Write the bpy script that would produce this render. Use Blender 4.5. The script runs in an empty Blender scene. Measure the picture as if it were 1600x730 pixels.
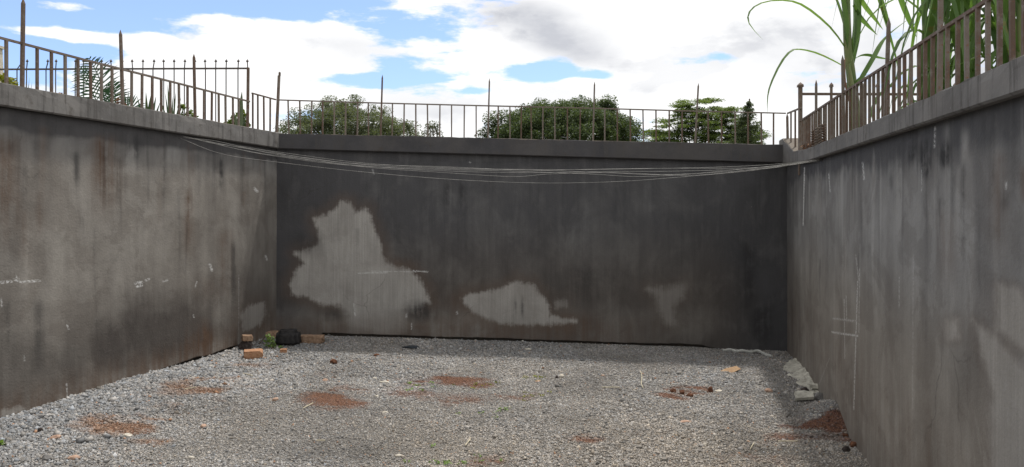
import bpy, math, random
import numpy as np
random.seed(7)
RNG = np.random.default_rng(7)
sc = bpy.context.scene
COL = sc.collection
F, HY, E = 1156.0, 317.0, 1.7          # focal length in photo pixels, horizon row, eye height


def P(px, py, Y):
    return ((px - 800) / F * Y, Y, E + (HY - py) / F * Y)


def pix(x, y, z):
    return 800 + F * x / y, HY - F * (z - E) / y


# ------------------------------------------------------------------ object helpers
def fast_mesh(name, verts, quads=None, tris=None):
    me = bpy.data.meshes.new(name)
    verts = np.asarray(verts, dtype=np.float32)
    parts, starts, n = [], [], 0
    if quads is not None and len(quads):
        q = np.asarray(quads, dtype=np.int32)
        parts.append(q.ravel()); starts.append(np.arange(len(q)) * 4); n += len(q) * 4
    if tris is not None and len(tris):
        t = np.asarray(tris, dtype=np.int32)
        parts.append(t.ravel()); starts.append(np.arange(len(t)) * 3 + n); n += len(t) * 3
    loops = np.concatenate(parts); st = np.concatenate(starts).astype(np.int32)
    me.vertices.add(len(verts)); me.vertices.foreach_set('co', verts.ravel())
    me.loops.add(len(loops)); me.loops.foreach_set('vertex_index', loops)
    me.polygons.add(len(st)); me.polygons.foreach_set('loop_start', st)
    me.update(calc_edges=True)
    return me


def attr(me, name, arr):
    a = me.attributes.new(name, 'FLOAT', 'POINT')
    a.data.foreach_set('value', np.asarray(arr, dtype=np.float32).ravel())


def attr_col(me, name, arr):
    a = me.attributes.new(name, 'FLOAT_COLOR', 'POINT')
    a.data.foreach_set('color', np.asarray(arr, dtype=np.float32).ravel())


def link(name, me, mat, parent=None, smooth=False):
    o = bpy.data.objects.new(name, me)
    if mat is not None and not me.materials:
        me.materials.append(mat)
    COL.objects.link(o)
    if parent is not None:
        o.parent = parent
        o.matrix_parent_inverse = parent.matrix_basis.inverted()
    if smooth:
        me.polygons.foreach_set('use_smooth', [True] * len(me.polygons))
    return o


def tag(o, label=None, cat=None, group=None, kind=None):
    if label: o['label'] = label
    if cat: o['category'] = cat
    if group: o['group'] = group
    if kind: o['kind'] = kind
    return o


def empty(name, loc, label, cat, group=None):
    o = bpy.data.objects.new(name, None)
    o.empty_display_size = 0.1
    o.location = loc
    COL.objects.link(o)
    bpy.context.view_layer.update()
    return tag(o, label, cat, group)


class MB:
    def __init__(s): s.v, s.f = [], []

    def add(s, vs, fs):
        b = len(s.v)
        s.v += [tuple(map(float, v)) for v in vs]
        s.f += [tuple(i + b for i in f) for f in fs]

    def bar(s, p0, p1, w, d, side=(1, 0, 0), tip=0.0, taper=1.0):
        """square bar from p0 to p1; w across `side`, d across the other way; optional point"""
        p0, p1, side = np.array(p0, float), np.array(p1, float), np.array(side, float)
        ax = p1 - p0; L = np.linalg.norm(ax); ax /= L
        side = side - ax * side.dot(ax); side /= np.linalg.norm(side)
        o = np.cross(ax, side)
        vs = []
        for p, k in ((p0, 1.0), (p1, taper)):
            for a, b in ((-1, -1), (1, -1), (1, 1), (-1, 1)):
                vs.append(p + side * a * w / 2 * k + o * b * d / 2 * k)
        fs = [(0, 1, 5, 4), (1, 2, 6, 5), (2, 3, 7, 6), (3, 0, 4, 7), (3, 2, 1, 0)]
        if tip:
            vs.append(p1 + ax * tip)
            fs += [(4, 5, 8), (5, 6, 8), (6, 7, 8), (7, 4, 8)]
        else:
            fs.append((4, 5, 6, 7))
        s.add(vs, fs)

    def tube(s, pts, rad, n=6, cap=True):
        pts = [np.array(p, float) for p in pts]
        rs = rad if hasattr(rad, '__len__') else [rad] * len(pts)
        vs, fs = [], []
        up = np.array((0.31, 0.2, 0.93))
        for i, p in enumerate(pts):
            t = pts[min(i + 1, len(pts) - 1)] - pts[max(i - 1, 0)]
            t /= (np.linalg.norm(t) + 1e-9)
            a = np.cross(t, up); a /= (np.linalg.norm(a) + 1e-9); b = np.cross(t, a)
            for k in range(n):
                th = 2 * math.pi * k / n
                vs.append(p + (a * math.cos(th) + b * math.sin(th)) * rs[i])
        for i in range(len(pts) - 1):
            for k in range(n):
                fs.append((i * n + k, i * n + (k + 1) % n, (i + 1) * n + (k + 1) % n, (i + 1) * n + k))
        if cap:
            fs.append(tuple(range(n - 1, -1, -1)))
            fs.append(tuple((len(pts) - 1) * n + k for k in range(n)))
        s.add(vs, fs)

    def ribbon(s, pts, width, side, fold=0.25, tipw=0.04, basew=0.5):
        """a long leaf: V-folded strip along pts"""
        pts = [np.array(p, float) for p in pts]
        N = len(pts); vs, fs = [], []
        side = np.array(side, float)
        for i, p in enumerate(pts):
            t = pts[min(i + 1, N - 1)] - pts[max(i - 1, 0)]
            t /= (np.linalg.norm(t) + 1e-9)
            a = side - t * side.dot(t); a /= (np.linalg.norm(a) + 1e-9)
            nn = np.cross(a, t)
            u = i / (N - 1)
            w = width * (basew + (1 - basew) * min(1, u * 4)) * (1 - max(0, (u - .35) / .65) ** 1.8) + width * tipw
            vs += [p - a * w / 2 + nn * w * fold, p, p + a * w / 2 + nn * w * fold]
        for i in range(N - 1):
            b = i * 3
            fs += [(b, b + 1, b + 4, b + 3), (b + 1, b + 2, b + 5, b + 4)]
        s.add(vs, fs)

    def mesh(s, name):
        me = bpy.data.meshes.new(name)
        me.from_pydata(s.v, [], s.f); me.update()
        return me

    def build(s, name, mat, parent=None, smooth=False):
        return link(name, s.mesh(name), mat, parent, smooth)


def spline(pts, n):
    """Catmull-Rom through pts"""
    pts = [np.array(p, float) for p in pts]
    q = [2 * pts[0] - pts[1]] + pts + [2 * pts[-1] - pts[-2]]
    out = []
    segs = len(pts) - 1
    for i in range(n):
        u = i / (n - 1) * segs
        k = min(int(u), segs - 1); t = u - k
        p0, p1, p2, p3 = q[k:k + 4]
        out.append(.5 * ((2 * p1) + (-p0 + p2) * t + (2 * p0 - 5 * p1 + 4 * p2 - p3) * t * t + (-p0 + 3 * p1 - 3 * p2 + p3) * t ** 3))
    return out


# ------------------------------------------------------------------ numpy noise
def vnoise(x, y, seed=0):
    xi, yi = np.floor(x).astype(np.int64), np.floor(y).astype(np.int64)
    fx, fy = x - xi, y - yi
    fx, fy = fx * fx * (3 - 2 * fx), fy * fy * (3 - 2 * fy)

    def h(a, b):
        n = (a * 374761393 + b * 668265263 + seed * 1442695041) & 0x7fffffff
        n = ((n ^ (n >> 13)) * 1274126177) & 0x7fffffff
        return ((n ^ (n >> 16)) & 0xffff) / 65535.0
    return (h(xi, yi) * (1 - fx) * (1 - fy) + h(xi + 1, yi) * fx * (1 - fy) + h(xi, yi + 1) * (1 - fx) * fy + h(xi + 1, yi + 1) * fx * fy)


def fbm(x, y, seed=0, oct=4):
    x, y = np.asarray(x, float), np.asarray(y, float)
    s, a, t = 0, .5, 0
    for k in range(oct):
        s = s + a * vnoise(x * 2 ** k + 17.3 * k, y * 2 ** k - 9.1 * k, seed + k); t += a; a *= .5
    return s / t


def poly_sd(x, y, poly):
    """signed distance to a polygon, positive inside"""
    d = np.full(x.shape, 1e9); inside = np.zeros(x.shape, bool)
    n = len(poly)
    for i in range(n):
        x0, y0 = poly[i]; x1, y1 = poly[(i + 1) % n]
        dx, dy = x1 - x0, y1 - y0
        t = np.clip(((x - x0) * dx + (y - y0) * dy) / (dx * dx + dy * dy + 1e-9), 0, 1)
        d = np.minimum(d, np.hypot(x - x0 - t * dx, y - y0 - t * dy))
        if y0 != y1:
            c = ((y0 > y) != (y1 > y)) & (x < (x1 - x0) * (y - y0) / (y1 - y0) + x0)
            inside ^= c
    return np.where(inside, d, -d)


def seg_d(x, y, x0, y0, x1, y1):
    dx, dy = x1 - x0, y1 - y0
    t = np.clip(((x - x0) * dx + (y - y0) * dy) / (dx * dx + dy * dy + 1e-9), 0, 1)
    return np.hypot(x - x0 - t * dx, y - y0 - t * dy)


def sstep(x, a, b):
    t = np.clip((x - a) / (b - a), 0, 1)
    return t * t * (3 - 2 * t)


def ell(x, y, cx, cy, rx, ry):
    return np.clip(1.0 - np.hypot((x - cx) / rx, (y - cy) / ry), 0, 1)


# ------------------------------------------------------------------ materials
class NT:
    def __init__(s, tree):
        s.t = tree; s.n = tree.nodes; s.l = tree.links

    def new(s, typ, **kw):
        n = s.n.new(typ)
        for k, v in kw.items(): setattr(n, k, v)
        return n

    def put(s, sock, v):
        if hasattr(v, 'is_linked') or isinstance(v, bpy.types.NodeSocket): s.l.new(v, sock)
        elif v is not None: sock.default_value = v

    def m(s, op, a, b=None, c=None, clamp=False):
        n = s.new('ShaderNodeMath', operation=op, use_clamp=clamp)
        for i, v in enumerate((a, b, c)):
            if v is not None: s.put(n.inputs[i], v)
        return n.outputs[0]

    def vm(s, op, a, b=None):
        n = s.new('ShaderNodeVectorMath', operation=op)
        s.put(n.inputs[0], a)
        if b is not None: s.put(n.inputs[1], b)
        return n.outputs[0]

    def rng(s, v, a, b, c=0.0, d=1.0, smooth=True):
        n = s.new('ShaderNodeMapRange', interpolation_type='SMOOTHSTEP' if smooth else 'LINEAR', clamp=True)
        for i, q in enumerate((v, a, b, c, d)): s.put(n.inputs[i], q)
        return n.outputs[0]

    def noise(s, vec, scale, detail=4, rough=.55, dist=0.0):
        n = s.new('ShaderNodeTexNoise')
        s.put(n.inputs['Vector'], vec)
        n.inputs['Scale'].default_value = scale; n.inputs['Detail'].default_value = detail
        n.inputs['Roughness'].default_value = rough; n.inputs['Distortion'].default_value = dist
        return n.outputs['Fac']

    def noise_col(s, vec, scale):
        n = s.new('ShaderNodeTexNoise'); s.put(n.inputs['Vector'], vec); n.inputs['Scale'].default_value = scale; n.inputs['Detail'].default_value = 5
        return n.outputs['Color']

    def mix(s, f, a, b, mode='MIX'):
        n = s.new('ShaderNodeMix', data_type='RGBA', blend_type=mode)
        s.put(n.inputs[0], f)
        for i, v in ((6, a), (7, b)):
            if isinstance(v, (tuple, list)) and len(v) == 3: v = (*v, 1)
            s.put(n.inputs[i], v)
        return n.outputs[2]

    def attr(s, name, out='Fac'):
        n = s.new('ShaderNodeAttribute'); n.attribute_name = name
        return n.outputs[out]

    def bump(s, h, strength=.3, dist=.01):
        n = s.new('ShaderNodeBump'); n.inputs['Strength'].default_value = strength
        n.inputs['Distance'].default_value = dist; s.put(n.inputs['Height'], h)
        return n.outputs[0]


def mat(name):
    m = bpy.data.materials.new(name); m.use_nodes = True
    t = NT(m.node_tree)
    b = m.node_tree.nodes['Principled BSDF']
    b.inputs['Roughness'].default_value = .85
    b.inputs['Specular IOR Level'].default_value = .25
    return m, t, b


def simple(name, c1, c2, scale=30, rough=.85, bump=.3, bd=.004, stretch=None, detail=5):
    m, t, b = mat(name)
    tc = t.new('ShaderNodeTexCoord').outputs['Object']
    v = t.vm('MULTIPLY', tc, stretch) if stretch else tc
    n = t.noise(v, scale, detail, .6)
    t.put(b.inputs['Base Color'], t.mix(t.rng(n, .3, .7), c1, c2))
    b.inputs['Roughness'].default_value = rough
    if bump: t.put(b.inputs['Normal'], t.bump(n, bump, bd))
    return m


def wall_mat():
    m, t, b = mat('stained_plaster')
    uv = t.new('ShaderNodeUVMap').outputs[0]
    vs = t.vm('MULTIPLY', uv, (1.0, .42, 1))
    big = t.noise(vs, 1.3, 6, .62, .3)
    mid = t.noise(uv, 6, 6, .65)
    fine = t.noise(uv, 60, 4, .6)
    streak = t.noise(t.vm('MULTIPLY', uv, (13, .55, 1)), 1.0, 6, .62)
    streak2 = t.noise(t.vm('MULTIPLY', uv, (48, 1.3, 1)), 1.0, 4, .6)
    blot = t.noise(t.vm('ADD', vs, (5.1, 2.2, 0)), 3.2, 8, .66, .5)
    blot2 = t.noise(t.vm('ADD', uv, (1.1, 8.2, 0)), 2.1, 8, .64, .6)
    dry = t.mix(t.rng(big, .34, .66), (.225, .206, .183), (.322, .302, .272))
    dry = t.mix(t.rng(blot2, .515, .555, 0, .30), dry, (.175, .152, .130))
    dry = t.mix(t.attr('cool'), dry, t.mix(1.0, dry, (.90, .95, 1.03), 'MULTIPLY'))  # cool: bluish sky reflection painted into the plaster colour
    wet_shadef = t.m('ADD', t.attr('wet_shade'), t.m('ADD', t.m('MULTIPLY', t.m('SUBTRACT', blot, .5), .75), t.m('MULTIPLY', t.m('SUBTRACT', streak, .5), .34)))  # mask holds real damp plus shade painted under the left coping
    wet_shadef = t.m('ADD', wet_shadef, t.m('MULTIPLY', t.m('SUBTRACT', blot2, .5), .75), clamp=True)
    col = t.mix(wet_shadef, dry, t.mix(t.rng(t.m('ADD', t.m('MULTIPLY', blot2, .85), t.m('MULTIPLY', streak2, .15)), .35, .65), t.mix(t.attr('cool'), (.066, .058, .053), (.059, .058, .060)), t.mix(t.attr('cool'), (.092, .081, .073), (.074, .073, .076))))  # damp colour also turns bluish with the painted sky reflection
    # brown mineral staining
    br = t.m('MULTIPLY', t.attr('brown'), t.rng(t.m('ADD', t.m('MULTIPLY', streak, .6), t.m('MULTIPLY', mid, .4)), .32, .62))
    col = t.mix(br, col, (.105, .066, .045))
    # dry pale patches with a ragged outline (attribute = signed distance in pixels of the survey photo)
    sd = t.m('ADD', t.attr('pale'), t.m('MULTIPLY', t.m('SUBTRACT', t.noise(uv, 9, 7, .7), .5), 20.0))
    sd = t.m('ADD', sd, t.m('MULTIPLY', t.m('SUBTRACT', streak2, .5), 8.0))
    rim = t.m('MULTIPLY', t.rng(sd, -26.0, -1.0), t.attr('palef'))
    col = t.mix(t.m('MULTIPLY', rim, .5), col, (.118, .086, .066))
    pale = t.m('MULTIPLY', t.rng(sd, t.attr('soft'), 3.0), t.attr('palef'))
    pale = t.m('MULTIPLY', pale, t.rng(blot2, .36, .56, .82, 1.0))
    col = t.mix(pale, col, t.mix(t.rng(t.m('ADD', t.m('MULTIPLY', streak2, .4), t.m('MULTIPLY', blot, .6)), .35, .65), (.29, .277, .256), (.385, .368, .342)))
    # dark drips
    dk = t.m('MULTIPLY', t.attr('dark'), t.rng(t.m('ADD', t.m('MULTIPLY', streak, .5), t.m('MULTIPLY', mid, .5)), .38, .56))
    col = t.mix(dk, col, (.03, .029, .030))
    # overall streakiness
    sfac = t.rng(t.m('ADD', t.m('MULTIPLY', streak, .55), t.m('MULTIPLY', streak2, .45)), .3, .7, .95, 1.05, False)
    col = t.mix(1.0, col, t.new_rgb(sfac) if hasattr(t, 'new_rgb') else combine(t, sfac), 'MULTIPLY')
    ff = t.rng(fine, .25, .75, .95, 1.05, False)
    col = t.mix(1.0, col, combine(t, ff), 'MULTIPLY')
    # scraped limewash marks
    mk = t.m('MULTIPLY', t.attr('white'), t.rng(t.noise(uv, 55, 5, .75), .42, .56))
    col = t.mix(mk, col, (.66, .66, .65))
    # hairline cracks
    vc = t.new('ShaderNodeTexVoronoi', feature='DISTANCE_TO_EDGE'); t.put(vc.inputs['Vector'], t.vm('ADD', uv, t.vm('MULTIPLY', t.noise_col(uv, 3.0), (.35, .35, 0)))); vc.inputs['Scale'].default_value = .8
    ck = t.m('MULTIPLY', t.rng(vc.outputs['Distance'], .0015, .005, 1, 0), t.rng(t.noise(uv, 1.0, 3, .6), .5, .62))
    col = t.mix(t.m('MULTIPLY', ck, .32), col, (.04, .036, .033))
    # small pits and specks
    sp = t.rng(t.noise(uv, 38, 2, .5), .74, .80)
    col = t.mix(t.m('MULTIPLY', sp, .5), col, (.045, .04, .037))
    sp2 = t.rng(t.noise(t.vm('ADD', uv, (7.3, 2.1, 0)), 30, 2, .5), .77, .82)
    col = t.mix(t.m('MULTIPLY', sp2, .55), col, (.36, .35, .33))
    t.put(b.inputs['Base Color'], col)
    t.put(b.inputs['Roughness'], t.rng(t.attr('wet_shade'), 0, 1, .93, .8, False))
    h = t.m('ADD', t.m('MULTIPLY', fine, .35), t.m('MULTIPLY', mid, .9))
    t.put(b.inputs['Normal'], t.bump(h, .32, .02))
    return m


def combine(t, f):
    n = t.new('ShaderNodeCombineColor')
    for i in range(3): t.put(n.inputs[i], f)
    return n.outputs[0]


def coping_mat():
    m, t, b = mat('coping_concrete')
    tc = t.new('ShaderNodeTexCoord').outputs['Object']
    n = t.noise(tc, 2.5, 6, .65); f = t.noise(tc, 45, 4, .6); st = t.noise(t.vm('MULTIPLY', tc, (18, 18, 1.5)), 1, 4, .6)
    col = t.mix(t.rng(n, .3, .7), t.attr('tone', 'Color'), t.mix(1.0, t.attr('tone', 'Color'), (1.45, 1.42, 1.38), 'MULTIPLY'))
    col = t.mix(t.rng(st, .50, .66, 0, .7), col, (.075, .070, .066))
    col = t.mix(t.rng(t.noise(tc, 1.1, 7, .7), .42, .62, 0, .5), col, (.10, .092, .086))
    col = t.mix(t.rng(f, .62, .75, 0, .45), col, t.mix(1.0, t.attr('tone', 'Color'), (2.2, 2.2, 2.15), 'MULTIPLY'))
    col = t.mix(t.rng(t.noise(tc, 9, 4, .6), .58, .70, 0, .5), col, (.07, .06, .05))
    geo = t.new('ShaderNodeNewGeometry')
    sepn = t.new('ShaderNodeSeparateXYZ'); t.put(sepn.inputs[0], geo.outputs['Normal'])
    col = t.mix(t.rng(sepn.outputs[2], .6, .9, 0, .85), col, t.mix(f, (.10, .083, .066), (.165, .138, .11)))   # dust lies on the top face
    t.put(b.inputs['Base Color'], col); b.inputs['Roughness'].default_value = .95
    t.put(b.inputs['Normal'], t.bump(t.m('ADD', n, t.m('MULTIPLY', f, .4)), .3, .012))
    return m


def ground_mat():
    m, t, b = mat('gravel_bed')
    tc = t.new('ShaderNodeTexCoord').outputs['Object']
    v = t.new('ShaderNodeTexVoronoi'); t.put(v.inputs['Vector'], tc); v.inputs['Scale'].default_value = 110
    big = t.noise(tc, 1.1, 5, .6); fine = t.noise(tc, 130, 3, .6)
    sep = t.new('ShaderNodeSeparateColor'); t.put(sep.inputs[0], v.outputs['Color'])
    stone = t.mix(sep.outputs[0], (.12, .115, .11), (.30, .29, .27))
    stone = t.mix(t.rng(v.outputs['Distance'], .25, .7, 0, .75), stone, (.06, .055, .05))
    stone = t.mix(t.rng(fine, .4, .7, 0, .4), stone, (.19, .18, .165))
    dust = t.mix(t.rng(big, .35, .65, 0, .5), stone, (.17, .155, .135))
    red = t.attr('red')
    rm = t.rng(t.m('ADD', red, t.m('MULTIPLY', t.m('SUBTRACT', t.noise(tc, 22, 5, .65), .5), 1.1)), .22, .6)
    soil = t.mix(t.rng(t.noise(tc, 60, 4, .6), .3, .7), (.10, .046, .028), (.20, .105, .065))
    t.put(b.inputs['Base Color'], t.mix(rm, dust, soil))
    b.inputs['Roughness'].default_value = .95
    t.put(b.inputs['Normal'], t.bump(t.m('SUBTRACT', fine, v.outputs['Distance']), .6, .012))
    return m


def stone_mat():
    m, t, b = mat('crushed_stone')
    geo = t.new('ShaderNodeNewGeometry').outputs['Position']
    f = t.noise(geo, 220, 3, .6)
    col = t.mix(1.0, t.attr('col', 'Color'), combine(t, t.rng(f, .3, .7, .72, 1.25, False)), 'MULTIPLY')
    t.put(b.inputs['Base Color'], col); b.inputs['Roughness'].default_value = .9
    return m


def rust_mat():
    m, t, b = mat('rusty_paint')
    tc = t.new('ShaderNodeTexCoord').outputs['Object']
    n = t.noise(tc, 9, 6, .7); f = t.noise(tc, 60, 4, .6)
    oi = t.new('ShaderNodeObjectInfo').outputs['Random']
    col = t.mix(t.rng(t.m('ADD', n, t.m('MULTIPLY', t.m('SUBTRACT', oi, .5), .35)), .35, .62), (.165, .137, .113), (.105, .068, .048))
    col = t.mix(t.rng(n, .54, .68, 0, .75), col, (.225, .207, .186))
    col = t.mix(t.rng(f, .55, .72, 0, .8), col, (.17, .07, .032))
    t.put(b.inputs['Base Color'], col); b.inputs['Roughness'].default_value = .7
    b.inputs['Specular IOR Level'].default_value = .35
    t.put(b.inputs['Normal'], t.bump(f, .4, .004))
    return m


def leaf_mat(name, c1, c2, trans=.35, rough=.55):
    m, t, b = mat(name)
    r = t.attr('rnd')
    geo = t.new('ShaderNodeNewGeometry').outputs['Position']
    n = t.noise(geo, 1.2, 4, .6)
    col = t.mix(t.m('ADD', t.m('MULTIPLY', r, .65), t.m('MULTIPLY', n, .35)), c1, c2)
    t.put(b.inputs['Base Color'], col); b.inputs['Roughness'].default_value = rough
    tr = t.new('ShaderNodeBsdfTranslucent')
    t.put(tr.inputs['Color'], t.mix(1.0, col, (1.25, 1.3, .55), 'MULTIPLY'))
    ms = t.new('ShaderNodeMixShader'); ms.inputs[0].default_value = trans
    t.l.new(b.outputs[0], ms.inputs[1]); t.l.new(tr.outputs[0], ms.inputs[2])
    t.l.new(ms.outputs[0], m.node_tree.nodes['Material Output'].inputs[0])
    return m


def blade_mat(name, c1, c2, trans=.5):
    m, t, b = mat(name)
    tc = t.new('ShaderNodeTexCoord').outputs['Object']
    oi = t.new('ShaderNodeObjectInfo').outputs['Random']
    n = t.noise(tc, 7, 5, .6)
    col = t.mix(t.m('ADD', t.m('MULTIPLY', oi, .6), t.m('MULTIPLY', n, .4)), c1, c2)
    col = t.mix(t.rng(t.noise(tc, 5, 5, .7), .62, .72, 0, .7), col, (.20, .15, .06))
    t.put(b.inputs['Base Color'], col); b.inputs['Roughness'].default_value = .5
    tr = t.new('ShaderNodeBsdfTranslucent')
    t.put(tr.inputs['Color'], t.mix(1.0, col, (1.2, 1.3, .6), 'MULTIPLY'))
    ms = t.new('ShaderNodeMixShader'); ms.inputs[0].default_value = trans
    t.l.new(b.outputs[0], ms.inputs[1]); t.l.new(tr.outputs[0], ms.inputs[2])
    t.l.new(ms.outputs[0], m.node_tree.nodes['Material Output'].inputs[0])
    return m


M_WALL, M_COPE, M_GROUND, M_STONE, M_RUST = wall_mat(), coping_mat(), ground_mat(), stone_mat(), rust_mat()
M_CORE = simple('rough_footing', (.05, .045, .04), (.09, .075, .06), 14)
M_WIRE = simple('galvanised_wire', (.24, .235, .22), (.40, .39, .365), 12, .45, 0)
M_IRON = simple('dark_iron', (.06, .055, .055), (.11, .085, .075), 20, .6, 0)
M_TURF = simple('rough_grass', (.05, .07, .02), (.12, .12, .05), 3, .95, .4, .05)
M_BARK = simple('bark', (.06, .05, .04), (.14, .115, .09), 12, .9, .5, .02, (1, 1, .3))
M_STEM = simple('cane_stem', (.10, .165, .055), (.18, .19, .08), 9, .6, 0, stretch=(1, 1, .4))
M_HUSK = simple('dry_sheath', (.13, .06, .035), (.22, .13, .075), 9, .8, .2, stretch=(3, 3, .4))
M_BLADE = blade_mat('cane_leaf', (.075, .140, .048), (.16, .245, .09))
M_AGAVE = blade_mat('sword_leaf', (.05, .085, .05), (.12, .15, .08), .15)
M_PALM = blade_mat('palm_leaf', (.022, .062, .034), (.045, .10, .045), .2)
M_YELLOW = leaf_mat('yellow_green_leaf', (.13, .16, .02), (.28, .26, .04))
M_SHRUB = leaf_mat('shrub_leaf', (.07, .12, .025), (.17, .21, .05))
M_WEED = leaf_mat('weed_leaf', (.12, .21, .05), (.26, .36, .12))
M_GREY = leaf_mat('grey_green_leaf', (.072, .090, .062), (.15, .17, .115), .4)
M_DENSE = leaf_mat('dark_green_leaf', (.040, .060, .034), (.118, .155, .080), .38)
M_LIGHT = leaf_mat('fresh_green_leaf', (.075, .110, .046), (.165, .215, .095), .48)
M_CONIF = leaf_mat('conifer_needle', (.055, .075, .048), (.12, .15, .085), .4)

# ------------------------------------------------------------------ the setting: ground
TL, TR = .19, .225                      # side walls splay by these per metre towards the camera


def left_pt(t, off=0.0):                # t metres from the back corner towards the camera, off into the yard
    k = math.hypot(1, TL)
    return np.array((-2.865 - TL * t + off / k, 9 - t - off * TL / k))


def right_pt(t, off=0.0):
    k = math.hypot(1, TR)
    return np.array((3.348 - TR * t - off / k, 9 - t + off * TR / k))


def gz(x, y):
    x, y = np.asarray(x, float), np.asarray(y, float)
    yy = np.clip(9 - y, 0, 9)
    return .008 - .0322 * np.clip(x, -6, 6) - .012 * yy * np.clip((x + 3.5) / 6, 0, 1.3)


RED = [(690, 594, 75, 10, 1.0), (530, 622, 62, 18, .95), (640, 615, 70, 10, .45), (715, 626, 70, 12, .45), (1066, 614, 40, 11, 1.6),
       (905, 686, 38, 8, 1.0), (1272, 661, 62, 10, 1.1), (1240, 686, 80, 10, .55), (190, 664, 75, 18, .95), (325, 608, 85, 18, .75),
       (285, 642, 55, 12, .7), (800, 620, 40, 8, .5), (395, 572, 45, 6, .5), (1330, 690, 40, 14, .5), (745, 602, 35, 7, .7),
       (770, 725, 70, 14, .4), (500, 585, 30, 6, .4), (1180, 720, 90, 12, .35), (1306, 655, 26, 20, 1.4), (235, 690, 40, 8, .5)]


def red_field(x, y, z):
    px, py = pix(x, np.maximum(y, .5), z)
    r = np.zeros(np.shape(px))
    for cx, cy, rx, ry, a in RED:  # photo pixels the soil patches cover
        r = np.maximum(r, min(a, 1.5) * ell(px, py, cx, cy, rx * 1.3, ry * 1.3) ** .75)
    return r * (y > 3.5) * (.42 + 1.0 * sstep(fbm(x * 3.1, y * 6.5, 66, 5), .40, .62))


def height(x, y):
    z = gz(x, y) + .022 * (fbm(x * 2.3, y * 2.3, 3) - .5) + .012 * (fbm(x * 9, y * 9, 5) - .5)
    px, py = pix(x, np.maximum(y, .5), z)
    mound = .15 * ell(px, py, 1306, 655, 62, 30) ** .8 * (y > 4)
    wl = (x + 2.865 + TL * (9 - y))
    heap = .05 * np.exp(-np.clip(wl, 0, 9) / .45) * sstep(9 - y, 1.4, 2.6)      # gravel banked on the left wall
    return z + mound + heap


nx, ny = 300, 280
gx = np.linspace(-4.6, 4.0, nx); gy = np.linspace(3.2, 9.4, ny)
X, Y = np.meshgrid(gx, gy)
Z = height(X, Y)
V = np.stack([X, Y, Z], -1).reshape(-1, 3)
idx = np.arange(nx * ny).reshape(ny, nx)
Q = np.stack([idx[:-1, :-1], idx[:-1, 1:], idx[1:, 1:], idx[1:, :-1]], -1).reshape(-1, 4)
base = len(V)
# the same sheet carried on far beyond the yard (a bit lower where it passes under the raised land)
far = [(-300, -300), (300, -300), (300, 3.2), (4.0, 3.2), (-4.6, 3.2), (-300, 3.2)]
south = np.array([(x, y, gz(x, y) - (.0 if abs(x) < 5 and y > 0 else .05)) for x, y in far])
V2 = np.concatenate([V, south])
me = fast_mesh('ground', V2, Q, np.array([(base, base + 1, base + 4), (base, base + 4, base + 5), (base + 1, base + 3, base + 4), (base + 1, base + 2, base + 3)]))
attr(me, 'red', np.concatenate([red_field(V[:, 0], V[:, 1], V[:, 2]), np.zeros(len(south))]))
g = link('ground', me, M_GROUND, smooth=True); tag(g, kind='structure')
g['label'] = 'grey gravel yard floor with patches of red soil'

# raised land behind the three retaining walls, out to the horizon
mb = MB()
zt = 2.02
l0, l1 = left_pt(-.2, -.14), left_pt(13, -.14)
r0, r1 = right_pt(-.2, -.14), right_pt(10.5, -.14)
R_ = 1500
mb.add([(l0[0], l0[1], zt), (l1[0], l1[1], zt), (-R_, l1[1], zt), (-R_, l0[1], zt)], [(0, 3, 2, 1)])
mb.add([(r0[0], r0[1], zt), (r1[0], r1[1], zt), (R_, r1[1], zt), (R_, r0[1], zt)], [(0, 1, 2, 3)])
mb.add([(-R_, l0[1], zt), (l0[0], l0[1], zt), (r0[0], r0[1], zt), (R_, r0[1], zt), (R_, R_, zt), (-R_, R_, zt)], [(0, 1, 2, 3, 4, 5)])
mb.add([(l1[0], l1[1], zt), (-R_, l1[1], zt), (-R_, l1[1] - 3, -.1), (l1[0], l1[1] - 3, -.1)], [(0, 1, 2, 3)])
mb.add([(r1[0], r1[1], zt), (R_, r1[1], zt), (R_, r1[1] - 3, -.15), (r1[0], r1[1] - 3, -.15)], [(3, 2, 1, 0)])
tag(mb.build('terrain', M_TURF), kind='structure')


# ------------------------------------------------------------------ gravel: one mass of crushed stone
def stone_templates(n):
    out = []
    for k in range(n):
        r = np.random.default_rng(100 + k)
        c = np.array([(1, 0, 0), (-1, 0, 0), (0, 1, 0), (0, -1, 0), (0, 0, 1), (0, 0, -1)], float) * 1.25
        c += r.uniform(-.38, .38, (6, 3)); c[:, 2] *= .72
        a = r.uniform(0, 6.28); R = np.array([[math.cos(a), -math.sin(a), 0], [math.sin(a), math.cos(a), 0], [0, 0, 1]])
        out.append(c @ R.T)
    return np.array(out)


OCT = np.array([(0, 2, 4), (2, 1, 4), (1, 3, 4), (3, 0, 4), (2, 0, 5), (1, 2, 5), (3, 1, 5), (0, 3, 5)])
NS = 430000
ys = RNG.uniform(4.2, 9.02, NS * 2)
keep_p = np.clip(1.35 - .14 * (ys - 4.2), .5, 1) # finer sampling is wasted far off
ys = ys[RNG.uniform(0, 1, len(ys)) < keep_p][:NS]
n = len(ys)
xl = -2.865 - TL * (9 - ys); xr = 3.348 - TR * (9 - ys)
xs = xl + (xr - xl) * RNG.uniform(0, 1, n)
zs = height(xs, ys)
red = red_field(xs, ys, zs)
px, py = pix(xs, ys, zs)
coarse = sstep(fbm(xs * .7, ys * .7, 21), .45, .62) * .25 + .9 * np.clip(1 - (xs - xl) / 1.5, 0, 1) * (.35 + .65 * sstep(8.2 - ys, 0, 2.2))
size = np.exp(RNG.normal(0, .40, n)) * (.0033 + .0042 * coarse) * (1 + .05 * (ys - 4.2))
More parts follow.
